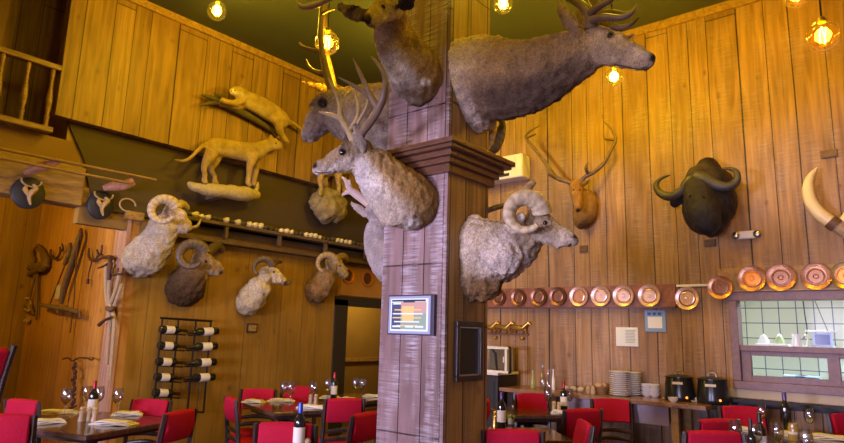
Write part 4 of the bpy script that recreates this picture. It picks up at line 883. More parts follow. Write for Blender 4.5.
# small plaques
def plate_frame(name, c, ax, v, w, h, label, cat='wall plaque', m1='oldwood', m2='crown', th=.02):
    c0 = P(*c, ax, v); t = thing(name, c0, label, cat); k = depth(c0)/F; w *= k; h *= k
    if ax == 'x': MB().b2((-.001, -w*.65, -h/2), (th, w*.65, h/2)).build('frame', M[m1], t, bevel=.003); MB().b2((th, -w*.5, -h*.35), (th+.004, w*.5, h*.35)).build('face', M[m2], t)
    else: MB().b2((-w*.6, -th, -h/2), (w*.6, .001, h/2)).build('frame', M[m1], t, bevel=.003); MB().b2((-w*.48, -th-.004, -h*.36), (w*.48, -th, h*.36)).build('face', M[m2], t)
plate_frame('small_plaque', (251.5, 328), 'x', XS, 9, 9, 'tiny square wooden plaque under the smaller white sheep mount', m1='blackmat', m2='trimwood')
plate_frame('small_plaque', (584, 249), 'y', YB, 7, 7, 'tiny wooden plaque below the small antlered deer on the back wall')
plate_frame('small_plaque', (829, 154), 'y', YB, 12, 8, 'small dark plaque above the ivory tusk on the back wall')
plate_frame('small_plaque', (710, 243), 'y', YB, 9, 7, 'small wooden plaque just below the black buffalo head')
# ------------------------------------------------------------------ plates on their racks
t = thing('plate_board', (-3.4, YB, 1.92), 'long reddish wall board carrying the row of copper plates, back wall left', 'wall board')
m_red = wood('reddish_board', (.24, .085, .055), .5, s=5)
a, b = P(488, 288, 'y', YB), P(677, 307, 'y', YB)
MB().b2((-5.1, YB-.03, 1.91), (b.x, YB-.001, 2.165)).build('backboard', m_red, t, True, bevel=.004)
MB().b2((-5.1, YB-.07, 1.895), (b.x, YB, 1.912)).build('ledge', M['crown'], t, True)
t = thing('plate_board', (-1, YB, 2.05), 'ochre wall board carrying copper plates above the kitchen window', 'wall board')
a, b = P(718, 269, 'y', YB), P(718, 291, 'y', YB)
MB().b2((a.x, YB-.03, b.z), (1.5, YB, a.z)).build('backboard', M['trimwood'], t, True, bevel=.004)
MB().b2((a.x, YB-.07, b.z-.015), (1.5, YB, b.z)).build('ledge', M['trimwood'], t, True)
o = MB().b2((P(677, 285, 'y', YB).x, YB-.03, P(677, 286, 'y', YB).z-.012), (P(717, 285, 'y', YB).x, YB, P(677, 286, 'y', YB).z+.012)).build('conduit_strip', M['plastic'], None); origin_down(o)
tag(o, 'thin white conduit strip between the two plate boards', 'conduit')
def dplate(c, ax, v, rpx, rim, mid, label, group, dark=None):
    c0 = P(*c, ax, v); k = depth(c0)/F; r = rpx*k; t = thing('copper_plate', c0, label, 'plate', group)
    R = Matrix.Rotation(PI/2, 3, 'X') if ax == 'y' else Matrix.Rotation(PI/2, 3, 'Y')
    MB().lathe([(r*.62, 0), (r*.7, .004), (r*.95, .012), (r, .013), (r*.985, .02), (r*.93, .017), (r*.7, .010), (r*.62, .007)], seg=32, R=R, closed=False).build('rim', M[rim], t, smooth=True, sharp=12)
    MB().lathe([(.001, .0), (r*.64, .0), (r*.64, .007), (r*.52, .0105), (r*.48, .0075), (r*.2, .0075), (r*.17, .0095), (r*.12, .0075), (.001, .0075)], seg=32, R=R, closed=False).build('centre', M[mid], t, smooth=True, sharp=10)
    MB().lathe([(r*.60, .0085), (r*.61, .0125), (r*.70, .0135), (r*.71, .0105)], seg=32, R=R, closed=False).build('ring', M['copperdark'] if rim != 'copperdark' else M['rust'], t, smooth=True)
    return t
gB = 'copper plates on the back wall boards'
cs = ['Leftmost dull', 'Second dull', 'Third dull', 'Fourth darkish', 'Fifth, reddish', 'Sixth, pale shining', 'Seventh, bright pale', 'Eighth, pinkish white']
sp_ = [(499, 297.5, 8, 'copperdark', 'copperdark'), (518.8, 297.5, 8.3, 'copperdark', 'copperdark'), (539, 297, 9, 'copperdark', 'copperdark'), (558, 296.4, 9.3, 'copperdark', 'copperdark'),
       (579, 296.4, 10, 'palecopper', 'copper'), (601, 296, 10.3, 'palecopper', 'palecopper'), (623.6, 295.8, 10.8, 'palecopper', 'palecopper'), (649.4, 295.6, 11.2, 'palecopper', 'palecopper')]
for n_, (a, b, r, m1, m2) in zip(cs, sp_): dplate((a, b), 'y', YB-.05, r, m1, m2, n_+' copper plate on the long reddish board, counted from the left', gB, 'copperdark')
dplate((687.3, 298.3), 'y', YB-.03, 11.6, 'palecopper', 'palecopper', 'pale copper plate hanging alone between the two plate boards', gB, 'copper')
dplate((720.3, 287.4), 'y', YB-.07, 11.8, 'copper', 'copperdark', 'copper plate at the left end of the ochre board, hanging lowest', gB)
dplate((752, 278.5), 'y', YB-.07, 13, 'copper', 'orangecopper', 'bright orange centred copper plate above the kitchen window corner', gB, 'copperdark')
dplate((781, 277.6), 'y', YB-.07, 13.5, 'copper', 'copperdark', 'dull centred copper plate just right of the bright orange one', gB)
dplate((816, 276.5), 'y', YB-.07, 13.5, 'copper', 'copperdark', 'copper plate between the dull centred one and the picture edge', gB)
dplate((846, 275.6), 'y', YB-.07, 13.5, 'brass', 'orangecopper', 'golden plate cut by the right picture edge', gB)
for c, l in (((348, 275.5), 'left small copper plate on the doorway header, beside the brown sheep'), ((367, 278.5), 'right small copper plate on the doorway header, beside the pillar')):
    dplate(c, 'x', XS+.035, 8, 'orangecopper', 'copperdark', l, 'small copper plates on the doorway header')
# notices
def notice(c, w, h, m1, lab, lines):
    c0 = P(*c, 'y', YB-.004); k = depth(c0)/F; t = thing('paper_notice', c0, lab, 'notice'); w *= k*1.02; h *= k
    MB().b2((-w/2, -.01, -h/2), (w/2, .003, h/2)).build('sheet', m1, t)
    return t, w, h
mblue = mat('blue_paper', (.22, .36, .62), .6); mgrey = mat('grey_print', (.4, .42, .42), .8)
t, w, h = notice((627.3, 336.8), 22, 18.5, M['paper'], 'white framed notice with grey text block, lower left of the blue one', 0)
mb = MB(); mb.b2((-w*.47, -.013, -h*.45), (w*.47, -.009, h*.45)); mb.build('page', mat('cream_page', (.75, .76, .66), .8), t)
mb = MB()
for i in range(9): mb.b2((-w*.06, -.016, h*(.33-.08*i)), (w*(.4-.03*(i % 3)), -.012, h*(.365-.08*i)))
mb.build('printed_lines', mgrey, t)
t, w, h = notice((655.5, 321), 20, 21, mblue, 'blue notice with a white square, under the plates on the back wall', 0)
MB().b2((-w*.36, -.014, -h*.34), (w*.34, -.009, h*.2)).build('white_square', M['paper'], t)
mb = MB()
for i in range(3): mb.b2((-w*.36+w*.25*i, -.014, h*.27), (-w*.2+w*.25*i, -.009, h*.4))
mb.build('printed_heading', mat('dark_blue_print', (.05, .1, .3), .7), t)
# menu screen on the pillar front
c0 = P(413, 315, 'y', PY); k = depth(c0)/F; w, h = .40, .265
t = thing('menu_screen', c0, 'small lit menu display in a pale frame on the front of the pillar', 'screen')
MB().b2((-w/2, -.03, -h/2), (w/2, 0, h/2)).build('bezel', M['screen_frame'], t, bevel=.003)
def em(n, c, s): return mat(n, tuple(v*.2 for v in c) if 'screen' in n or 'glow' in n else c, .4, emit=c, es=s*(1.05 if 'screen' in n or 'glow' in n else 1))
sw, sh = w-.03, h-.028
MB().b2((-sw/2-.004, -.033, -sh/2-.004), (sw/2-.012, -.0295, sh/2+.004)).build('inner_frame', em('lavender_glow', (.5, .5, .85), .55), t)
mb = MB()
def rect(x0, x1, z0, z1, i, e=0): mb.cur = i; mb.b2((-sw/2+sw*x0*.96, -.0345-e*.0006, -sh/2+sh*z0), (-sw/2+sw*x1*.96, -.033-e*.0006, -sh/2+sh*z1))
rect(.04, .96, .05, .95, 0, 0); rect(.07, .3, .1, .84, 1, 1); rect(.3, .92, .55, .86, 2, 1); rect(.3, .92, .1, .55, 4, 1)
rect(.34, .62, .32, .74, 3, 2); rect(.36, .64, .84, .9, 1, 2); rect(.07, .9, .87, .92, 5, 2); rect(.1, .3, .79, .83, 0, 3)
for j, (a_, b_) in enumerate(((.14, .8), (.1, .86), (.1, .84), (.14, .82), (.2, .8))): rect(a_, b_-.02*j, .62-.11*j, .655-.11*j, 0 if j % 2 else 3, 3)
for a_ in (.1, .42, .66): rect(a_, a_+.2, .15, .2, 0, 4)
rect(.1, .92, .05, .1, 0, 2)
mb.build('display', [em('screen_white', (.8, .85, 1), .9), em('screen_navy', (.08, .1, .28), .5), em('screen_pink', (.75, .4, .4), .7), em('screen_sand', (.95, .6, .25), .8), em('screen_sage', (.4, .5, .45), .6), em('screen_dark', (.05, .06, .1), .4)], t)
# dark frame on the pillar side
c0 = P(467, 351, 'x', PX); t = thing('chalkboard_frame', c0, 'dark wooden frame around a black board on the right side of the pillar', 'picture frame')
w, h = .30, .385
mb = MB()
for s_ in (-1, 1):
    mb.b2((0, s_*w/2-.03*(s_ > 0), -h/2+.035), (.03, s_*w/2+.03*(s_ < 0), h/2-.035)); mb.b2((0, -w/2, s_*h/2-.035*(s_ > 0)), (.03, w/2, s_*h/2+.035*(s_ < 0)))
mb.build('outer_frame', M['darkwood'], t, bevel=.004)
mb = MB()
for s_ in (-1, 1):
    mb.b2((0, s_*(w/2-.035)-.004, -h/2+.045), (.024, s_*(w/2-.035)+.004, h/2-.045)); mb.b2((0, -w/2+.035, s_*(h/2-.04)-.004), (.024, w/2-.035, s_*(h/2-.04)+.004))
mb.build('silver_slip', M['steel'], t)
MB().b2((0, -w/2+.03, -h/2+.035), (.012, w/2-.03, h/2-.035)).build('board', M['blackmat'], t)
# card on the pillar's left edge
c0 = P(378.5, 337, 'y', 3.3); t = thing('edge_card', c0, 'narrow white card with dark marks on the left edge of the pillar', 'card')
k = depth(c0)/F
MB().b2((PXL-.035-c0.x, -.004, -14*k), (PXL-c0.x, .0, 14*k)).build('card_sheet', M['paper'], t)
mb = MB()
for j, s_ in enumerate((11, 7, 3, -1, -5)): mb.ball((PXL-.017-c0.x, -.006, s_*k), 1.5*k, 8, (1, .3, 1))
mb.build('card_marks', M['blackmat'], t)
# objects on the crown ledge
c0 = Vector((-2.76, PY-.075, 2.8))
# air unit
c0 = P(513, 171, 'y', YB); a, b = P(488, 150, 'y', YB), P(537, 176, 'y', YB)
t = thing('wall_air_unit', (a.x+.3, YB, P(530, 176, 'y', YB).z), 'white wall mounted air unit high on the back wall beside the pillar', 'air conditioner')
zt, zb = P(533, 151, 'y', YB-.2).z, P(533, 175, 'y', YB-.2).z
MB().b2((a.x-.25, YB-.22, zb), (b.x-.1, YB, zt)).build('casing', M['plastic'], t, True, bevel=.02)
MB().b2((a.x-.2, YB-.232, zb+.13), (b.x-.2, YB-.218, zt-.05)).build('front_panel', mat('glossy_white', (.8, .76, .7), .1), t, True, bevel=.01)
MB().b2((a.x-.2, YB-.235, zb+.04), (b.x-.3, YB-.2, zb+.075)).build('air_slot', M['blackmat'], t, True)
# emergency light
c0 = P(747.5, 235.5, 'y', YB); k = depth(c0)/F; t = thing('emergency_light', c0, 'small white two lamp emergency light under the buffalo head', 'light')
MB().b2((-9*k, -.06, -4*k), (9*k, 0, 4*k)).build('casing', M['plastic'], t, bevel=.015)
for s_ in (-1, 1): MB().ball((s_*9.5*k, -.055, 0), 4*k, 14, (1, .6, 1)).build('lamp_head', M['steel'], t, smooth=True)
# brass horses
c0 = P(508, 334, 'y', YB); k = depth(c0)/F
t = thing('brass_horse_rack', c0, 'row of small brass horse figures above the display case beside the pillar', 'ornament')
MB().b2((-24*k, -.02, -1*k), (24*k, 0, 1.2*k)).build('rail', M['copperdark'], t)
for j, ox in enumerate((-17, -3, 12)):
    mb = MB(); g = lambda a, b: (ox*k*1.25+a*k*1.2, -.05, b*k)
    mb.tube([g(-6, 6), g(-2, 6.5), g(3, 6), g(6, 9), g(8.5, 11)], [2*k, 2.6*k, 2.5*k, 2*k, 1.5*k], 10, sub=3)
    mb.tube([g(8, 11.5), g(10.5, 9.5)], [1.5*k, .9*k], 8)
    for q in ((-6, -7.5), (-4.5, -4), (3.5, 3), (5, 6.5)): mb.tube([g(q[0], 5.5), g(q[1], 2.5), g(q[1]-.8, .5)], [1.2*k, .8*k, .6*k], 6)
    mb.tube([g(-6, 7), g(-8.5, 6.5), g(-9.5, 4)], [.8*k, .8*k, .4*k], 6, sub=2)
    mb.build('horse_figure', M['brass'], t, smooth=True)
for ox in (-13, 18): MB().ball((ox*k, -.05, -4*k), 2*k, 10).build('hanging_bell', M['brass'], t, smooth=True)
# ------------------------------------------------------------------ kitchen window and kitchen
ZA, ZB_ = 1.12, 1.99
mb = MB(); yf = YB-.05
mb.b2((-1.63, yf, ZA+.03), (-1.55, YB+.14, ZB_-.02)); mb.b2((-1.63, yf, ZB_-.02), (.3, YB+.14, ZB_+.07)); mb.b2((-1.63, yf, ZA-.05), (.3, YB+.14, ZA+.03)); mb.b2((.22, yf, ZA+.03), (.3, YB+.14, ZB_-.02))
struct(mb, 'window_2', M['passframe'], bevel=.006)
t = thing('sliding_sash', (-1.1, YB, ZA+.03), 'low glazed sash in the plum brown kitchen window, below the transom', 'window sash')
MB().b2((-1.55, YB-.03, 1.455), (.22, YB+.08, 1.515)).build('transom', M['passframe'], t, True, bevel=.005)
for x0, x1 in ((-1.55, -1.46), (-.80, -.70), (.14, .22)): MB().b2((x0, YB-.004, ZA+.03), (x1, YB+.064, 1.455)).build('stile', M['passframe'], t, True, bevel=.004)
MB().b2((-1.55, YB, ZA+.03), (.22, YB+.06, ZA+.09)).build('bottom_rail', M['passframe'], t, True, bevel=.004)
MB().b2((-1.55, YB, 1.41), (.22, YB+.06, 1.455)).build('top_rail', M['passframe'], t, True, bevel=.004)
for x0, x1 in ((-1.46, -.80), (-.70, .14)): MB().b2((x0, YB+.025, ZA+.09), (x1, YB+.031, 1.41)).build('pane', M['pane'], t, True)
mb = MB(); mb.b2((-2.6, 9.35, 0), (2.4, 9.45, 2.7)); struct(mb, 'wall_kitchen_back', M['tile'])
mb = MB(); mb.b2((-2.7, YB+.12, 0), (-2.6, 9.45, 2.7)); struct(mb, 'wall_kitchen_left', M['tile'])
mb = MB(); mb.b2((2.3, YB+.12, 0), (2.4, 9.45, 2.7)); struct(mb, 'wall_kitchen_right', M['tile'])
struct(MB().b2((-2.7, YB+.12, 2.6), (2.4, 9.45, 2.7)), 'ceiling_kitchen', M['plastic'])
t = thing('extractor_hood', (-.6, 8.9, 2.1), 'long grey steel extractor hood along the top inside the kitchen', 'hood')
MB().b2((-2.2, 8.5, 2.16), (1.5, 9.3, 2.35)).build('hood_body', M['steel'], t, True, bevel=.01)
MB().b2((-2.0, 8.44, 2.19), (1.4, 8.5, 2.23)).build('light_strip', em('cool_tube', (.7, .9, 1), 3), t, True)
for x, w_ in ((-1.4, 1.1), (.3, 1.3)):
    L = bpy.data.lights.new('kitchen_light', 'AREA'); L.shape = 'RECTANGLE'; L.size = w_; L.size_y = .25; L.energy = 60; L.color = (.8, .95, 1)
    lo = bpy.data.objects.new('kitchen_light', L); COL.objects.link(lo); lo.location = (x, 8.2, 2.55)
t = thing('kitchen_shelf', (-.7, 7.55, 1.46), 'white steel pass shelf with dishes inside the kitchen window', 'shelf')
MB().b2((-1.9, 7.32, 1.44), (1.2, 7.75, 1.47)).build('shelf_top', M['plastic'], t, True)
for x in (-1.8, 0, 1.1): MB().b2((x, 7.5, 0), (x+.04, 7.54, 1.44)).build('post', M['steel'], t, True)
t = thing('kitchen_counter', (-.7, 8.9, 0), 'white kitchen work counter seen through the lower sash', 'counter')
MB().b2((-2.5, 8.5, 1.0), (2.2, 9.3, 1.05)).build('worktop', M['china'], t, True); MB().b2((-2.45, 8.55, 0), (2.15, 9.28, 1.0)).build('cabinet', M['steel'], t, True)
ys = 7.5
def on(px, py, z, y=None): return P(px, py, 'y', y)
def item(name, px, z, y, fn, label, cat, group=None):
    c = P(px, 345, 'y', y); t = thing(name, (c.x, y, z), label, cat, group); fn(t); return t
mlb = mat('pale_blue_plastic', (.45, .58, .85), .4)
def tray(t): MB().box((0, 0, .02), (.36, .26, .04), taper=1.1).build('tray_body', mlb, t, bevel=.005); MB().box((0, 0, .05), (.3, .2, .03)).build('folded_cloths', M['paper'], t, bevel=.008)
item('serving_tray', 773, 1.47, 7.52, tray, 'pale blue tray with white cloths on the pass shelf', 'tray')
def pot(m_, r, h): 
    def f(t):
        MB().lathe([(r*.7, 0), (r, h*.35), (r, h*.55), (r*.55, h*.78)], seg=16).build('pot_body', m_, t, smooth=True); MB().lathe([(r*.58, h*.78), (r*.4, h*.9), (r*.12, h*.94), (r*.15, h), (.002, h*1.02)], seg=16).build('lid', M['china'], t, smooth=True)
    return f
item('china_pot', 764, 1.47, 7.66, pot(M['china'], .06, .17), 'white lidded pot left on the pass shelf', 'pot')
item('china_pot', 780, 1.47, 7.66, pot(mat('olive_glaze', (.35, .4, .2), .4), .05, .18), 'olive pot with white lid in the middle of the pass shelf', 'pot')
item('shallow_dish', 752, 1.47, 7.5, lambda t: MB().lathe([(.05, 0), (.11, .035), (.105, .035), (.045, .008)], seg=20).build('dish_body', mlb, t, smooth=True), 'pale blue shallow dish at the left end of the pass shelf', 'dish')
def jug(t):
    MB().lathe([(.045, 0), (.055, .06), (.035, .14), (.045, .17), (.04, .17), (.03, .14)], seg=16).build('jug_body', M['china'], t, smooth=True)
    MB().tube([(.04, 0, .14), (.1, 0, .16), (.09, 0, .06), (.05, 0, .05)], .008, 8, sub=4).build('handle', M['china'], t, smooth=True)
item('white_jug', 797, 1.47, 7.5, jug, 'white jug with looped handle on the pass shelf', 'jug')
def reg(t):
    MB().box((0, 0, .03), (.2, .2, .06)).build('base', mlb, t, bevel=.006); MB().box((0, .02, .12), (.17, .06, .13)).build('body', mlb, t, bevel=.004)
    MB().box((0, -.012, .12), (.13, .01, .1)).build('dark_screen', mat('navy_screen', (.03, .06, .25), .2), t); MB().box((0, 0, .2), (.28, .16, .015)).build('top_tray', M['china'], t, bevel=.004)
item('order_printer', 823, 1.47, 7.5, reg, 'small pale blue machine with dark screen on the pass shelf', 'machine')
mb = MB(); mb.tube([P(803, 301, 'y', 8.3), P(805, 316, 'y', 8.3), P(807, 332, 'y', 8.3), P(801, 340, 'y', 8.2)], .006, 6, sub=4)
mb.tube([P(815, 301, 'y', 8.3), P(823, 320, 'y', 8.2), P(830, 336, 'y', 8.1)], .004, 6, sub=4)
o = mb.build('black_cable', M['iron'], None, smooth=True); tag(o, 'thin black cords hanging in the kitchen above the machine', 'cord'); origin_down(o)
def box_b(t): MB().box((0, 0, .05), (.22, .16, .1)).build('box_body', M['china'], t, bevel=.01); MB().box((0, 0, .11), (.24, .18, .02)).build('lid', mlb, t, bevel=.005)
for px, l in ((793, 'left white box with pale lid on the kitchen work counter'), (806, 'right white box with pale lid on the kitchen work counter')):
    item('food_box', px, 1.05, 8.6, box_b, l, 'box')
# sill below the window
struct(MB().b2((-1.68, YB-.03, .985), (2.6, YB, 1.07)), 'trim_sill', M['cream'])
t = thing('black_ledge', (-.6, YB, .93), 'narrow black ledge on the wall under the kitchen window', 'ledge')
MB().b2((-1.66, YB-.16, .945), (2.4, YB-.002, .975)).build('ledge_top', M['iron'], t, True); MB().b2((-1.66, YB-.05, .90), (2.4, YB-.002, .945)).build('ledge_support', M['iron'], t, True)
# ------------------------------------------------------------------ counter
CT = .92
t = thing('serving_counter', (-3.2, 6.85, 0), 'long wooden serving counter with pale apron against the back wall', 'counter')
MB().b2((-4.12, 6.50, CT-.045), (-1.76, YB-.01, CT)).build('worktop', wood('counter_wood', (.26, .14, .09), .25, ax=(1, 4, 1), s=6), t, True, bevel=.006)
MB().b2((-4.0, 6.6, .68), (-2.15, 6.62, CT-.045)).build('apron', mat('pale_grey_apron', (.33, .26, .28), .3, metal=.3), t, True)
for x in (-4.05, -3.4, -2.12, -1.84):
    for y in (6.58, 7.0): MB().b2((x, y, 0), (x+.07, y+.07, CT-.045)).build('leg', M['trimwood'] if x > -2.5 and x < -2 else M['darkwood'], t, True)
MB().b2((-4.05, 6.58, .3), (-1.8, 7.06, .33)).build('lower_shelf', M['darkwood'], t, True)
def ct(px, py): p = P(px, py, 'z', CT); return Vector((p.x, min(max(p.y, 6.6), 6.98), CT))
def plate_stack(px, py, n, r, h, lab, g, dx=0):
    b = ct(px, py)
    first = None
    for i in range(n):
        if first is None:
            o = MB().lathe([(r*.5, 0), (r*.62, .004), (r*.98, h*.75), (r, h*.9), (r*.97, h), (r*.6, h*.45), (.002, h*.4)], seg=28, closed=False).build('dinner_plate', M['china'], None, smooth=True); first = o
        else: o = first.copy(); COL.objects.link(o)
        o.location = b+Vector((R_.uniform(-.003, .003)+dx, R_.uniform(-.003, .003), i*h*.92))
        tag(o, lab, 'plate', g)
plate_stack(620.5, 395.8, 12, .118, .024, 'white plate in the left tall stack on the serving counter', 'left stack of white plates')
plate_stack(638.5, 394.5, 11, .1, .025, 'white plate in the right tall stack on the serving counter', 'right stack of white plates')
def bowl(b, r, h, m_='china'): return MB().lathe([(r*.5, 0), (r*.55, .004), (r*.9, h*.5), (r, h), (r*.95, h), (r*.8, h*.45), (.002, h*.15)], seg=22, closed=False).build('small_bowl', M[m_], None, smooth=True)
for px, w_ in ((648, 'left'), (659, 'right')):
    b = ct(px, 396.5); first = None
    for i in range(3):
        o = bowl(b, .062, .055) if first is None else first.copy()
        if first is None: first = o
        else: COL.objects.link(o)
        o.location = b+Vector((0, 0, i*.042)); tag(o, 'white bowl in the %s low pile beside the plate stacks' % w_, 'bowl', '%s pile of white bowls' % w_)
for px, lab in ((680, 'black soup kettle on the counter, the left of the two'), (713, 'black soup kettle on the counter, nearer the kitchen window')):
    b = ct(px, 394); b.y = 6.86; b.x = P(px, 394, 'y', 6.86).x; t = thing('soup_kettle', b, lab, 'soup kettle', 'black soup kettles'); r = .148
    MB().lathe([(r*1.0, 0), (r*1.05, .01), (r*1.06, .04), (r*1.0, .12), (r*.92, .22), (r*.9, .235)], seg=32).build('kettle_body', M['black'], t, smooth=True)
    ld = MB().lathe([(r*.97, .235), (r*.97, .245), (r*.6, .262), (.01, .27)], seg=32).build('lid', M['black'], t, smooth=True)
    MB().tube([(-.04, 0, .265), (-.03, 0, .3), (.03, 0, .3), (.04, 0, .265)], .007, 8, sub=3).build('lid_handle', M['steel'], ld, smooth=True)
    d = Vector((-b.x, -b.y, 0)).normalized(); a = math.atan2(d.y, d.x)
    MB().box(d*(r*1.02)+Vector((-.02, 0, .185)), (.01, .1, .025), rotz(a)).build('label_plate', M['label'], t)
    MB().ball(d*(r*1.05)+Vector((.06, .02, .045)), .012, 10).build('indicator_lamp', em('orange_pilot' if px == 680 else 'red_pilot', (1, .25, .03), 3), t, smooth=True)
    MB().lathe([(.02, 0), (.018, .012)], d*(r*1.04)+Vector((.02, .02, .04)), 12, Matrix.Rotation(PI/2, 3, 'X') @ rotz(0)).build('dial', M['iron'], t, smooth=True)
def saucer(px, py, r, name, lab, cat): 
    b = ct(px, py); b.y = max(6.56, b.y-.12); t = thing(name, b, lab, cat)
    MB().lathe([(r*.5, 0), (r, .012), (r*.97, .016), (r*.5, .006), (.002, .006)], seg=24, closed=False).build('saucer', M['china'], t, smooth=True); return t
saucer(675, 399, .09, 'flat_saucer', 'flat white saucer in front of the left soup kettle', 'saucer')
t = saucer(701, 400, .085, 'condiment_dish', 'white dish with paper cups in front of the right soup kettle', 'dish')
for i in range(3): MB().lathe([(.02, .01), (.03, .045), (.027, .045), (.018, .014)], (-.04+.04*i, 0, 0), 14).build('paper_cup', M['paper'], t, smooth=True)
b = ct(689, 399); b.y = 6.6; o = bowl(b, .05, .05); o.location = b; tag(o, 'single small white bowl between the two soup kettles', 'bowl')
# basket and things at the left end of the counter
b = ct(598, 394); b.y = 6.85; t = thing('bread_basket', b, 'small woven basket beside the left plate stack', 'basket')
mb = MB()
for i in range(7): mb.lathe([(.075+.004*i, .012*i), (.083+.004*i, .006+.012*i), (.075+.004*i, .012+.012*i), (.068+.004*i, .006+.012*i), (.075+.004*i, .012*i)], seg=20, closed=False)
mb.lathe([(.001, 0), (.075, 0), (.075, .01), (.001, .01)], seg=20, closed=False)
mb.build('basket_body', mat('wicker', (.3, .16, .07), .7, var=.4, vs=80), t, smooth=True)
for i, (x, y) in enumerate(((-.03, 0), (.03, .02), (0, -.035))): MB().ball((x, y, .09), .035, 12, (1.2, 1, .8)).build('bread_roll', mat('bread', (.5, .3, .14), .8, var=.3, vs=20) if i == 0 else bpy.data.materials['bread'], t, smooth=True)
for i, px in enumerate((566, 573.5, 581)):
    b = ct(px, 392); b.y = 6.8; b.x = P(px, 392, 'y', 6.8).x
    o = MB().ball((0, 0, .03), .045, 12, (1.0, .7, .7)).build('dinner_roll', M['cream'], None, smooth=True); o.location = b+Vector((0, 0, .001)); tag(o, ['leftmost', 'middle', 'rightmost'][i]+' pale bread roll of three on the counter', 'bread roll', 'bread rolls on the counter')
for i, px in enumerate((589, 594)):
    b = ct(px, 392); b.y = 6.72; b.x = P(px, 392, 'y', 6.72).x-.01
    o = MB().lathe([(.025, 0), (.03, .03), (.022, .07), (.012, .085), (.002, .09)], seg=14).build('pepper_pot', M['rope'], None, smooth=True); o.location = b; tag(o, ['small tan pot just right of the bread rolls', 'small tan pot touching the bread basket'][i], 'pot')
def carafe(px, h, r, m_, nm, lab, cat, neck=.4):
    y = 6.82; b = P(px, 392, 'y', y); b.z = CT; t = thing(nm, b, lab, cat)
    MB().lathe([(r*.9, 0), (r, .01), (r, h*.5), (r*neck, h*.72), (r*neck*.9, h*.95), (r*neck*1.1, h)], seg=16).build('vessel', M[m_], t, smooth=True)
    MB().lathe([(r*neck*.95, h*.94), (r*neck*.95, h*1.04), (.002, h*1.05)], seg=12).build('stopper', M['steel'], t, smooth=True)
M['oil'] = mat('olive_oil_glass', (.35, .38, .1), .1, coat=.4)
carafe(533, .2, .03, 'oil', 'oil_bottle', 'yellow green oil bottle at the left end of the serving counter', 'bottle')
carafe(543, .27, .036, 'glass', 'glass_carafe', 'taller clear glass carafe behind the table bottle, left end of counter', 'carafe')
carafe(548.5, .22, .03, 'glass', 'glass_carafe', 'shorter clear glass carafe right of the taller one on the counter', 'carafe')
carafe(553.5, .23, .02, 'china', 'white_bottle', 'slim white bottle right of the clear carafes on the counter', 'bottle', .5)
# display case on its black cabinet
yc = 6.55
x0, x1 = P(470, 380, 'y', yc).x, P(531, 380, 'y', yc).x; zc = P(525, 375, 'y', yc).z
x1 = min(x1, -4.52+.35)
t = thing('black_cabinet', ((x0+x1)/2, 6.8, 0), 'black cabinet under the display case, just right of the pillar', 'cabinet')
MB().b2((x0, yc, .06), (x1, YB-.08, zc-.03)).build('body', M['blackmat'], t, True, bevel=.015); MB().b2((x0+.02, yc+.03, 0), (x1-.02, YB-.1, .06)).build('plinth', M['iron'], t, True)
MB().b2((x0-.01, yc-.02, zc-.03), (x1+.01, YB-.06, zc)).build('white_top', M['plastic'], t, True, bevel=.005)
MB().b2((x0+.05, yc-.012, .15), ((x0+x1)/2-.01, yc, zc-.1)).build('door', M['blackmat'], t, True, bevel=.004); MB().b2(((x0+x1)/2+.01, yc-.012, .15), (x1-.05, yc, zc-.1)).build('door', M['blackmat'], t, True, bevel=.004)
zt = P(505, 347, 'y', yc).z
t = thing('display_case', ((x0+x1)/2, 6.8, zc), 'glass display case with white and black frames on the black cabinet', 'display case')
xm = P(508, 360, 'y', yc).x
mb = MB(); w_ = .035
for x in (x0+.02, xm-.05): mb.b2((x, yc, zc+.03), (x+w_*.9, yc+.04, zt-.03))
mb.b2((x0+.02, yc, zt-.03), (xm, yc+.04, zt)); mb.b2((x0+.02, yc, zc), (xm, yc+.04, zc+.03)); mb.build('white_frame', M['plastic'], t, True, bevel=.004)
mb = MB(); mb.tube([(xm+.02, yc+.02, zc+.01), (xm+.02, yc+.02, zt-.005), (x1-.12, yc+.02, zt-.02), (x1-.05, yc+.02, zt-.08), (x1-.02, yc+.02, zc+.01), (xm+.02, yc+.02, zc+.015)], .016, 8)
mb.build('black_frame', M['iron'], t, True, True)
MB().b2((x0+.03, YB-.14, zc), (x1-.03, YB-.1, zt-.02)).build('back_panel', mat('case_back', (.2, .14, .06), .4), t, True)
MB().b2((x0+.02, yc+.02, zt-.012), (x1-.14, YB-.1, zt)).build('top_panel', M['plastic'], t, True)
MB().b2((x0+.04, yc+.017, zc+.02), (x1-.05, yc+.021, zt-.03)).build('glass_pane', M['pane'], t, True)
MB().b2((xm-.06, yc-.02, zc+.13), (xm-.05, yc-.005, zc+.2)).build('handle', M['plastic'], t, True)
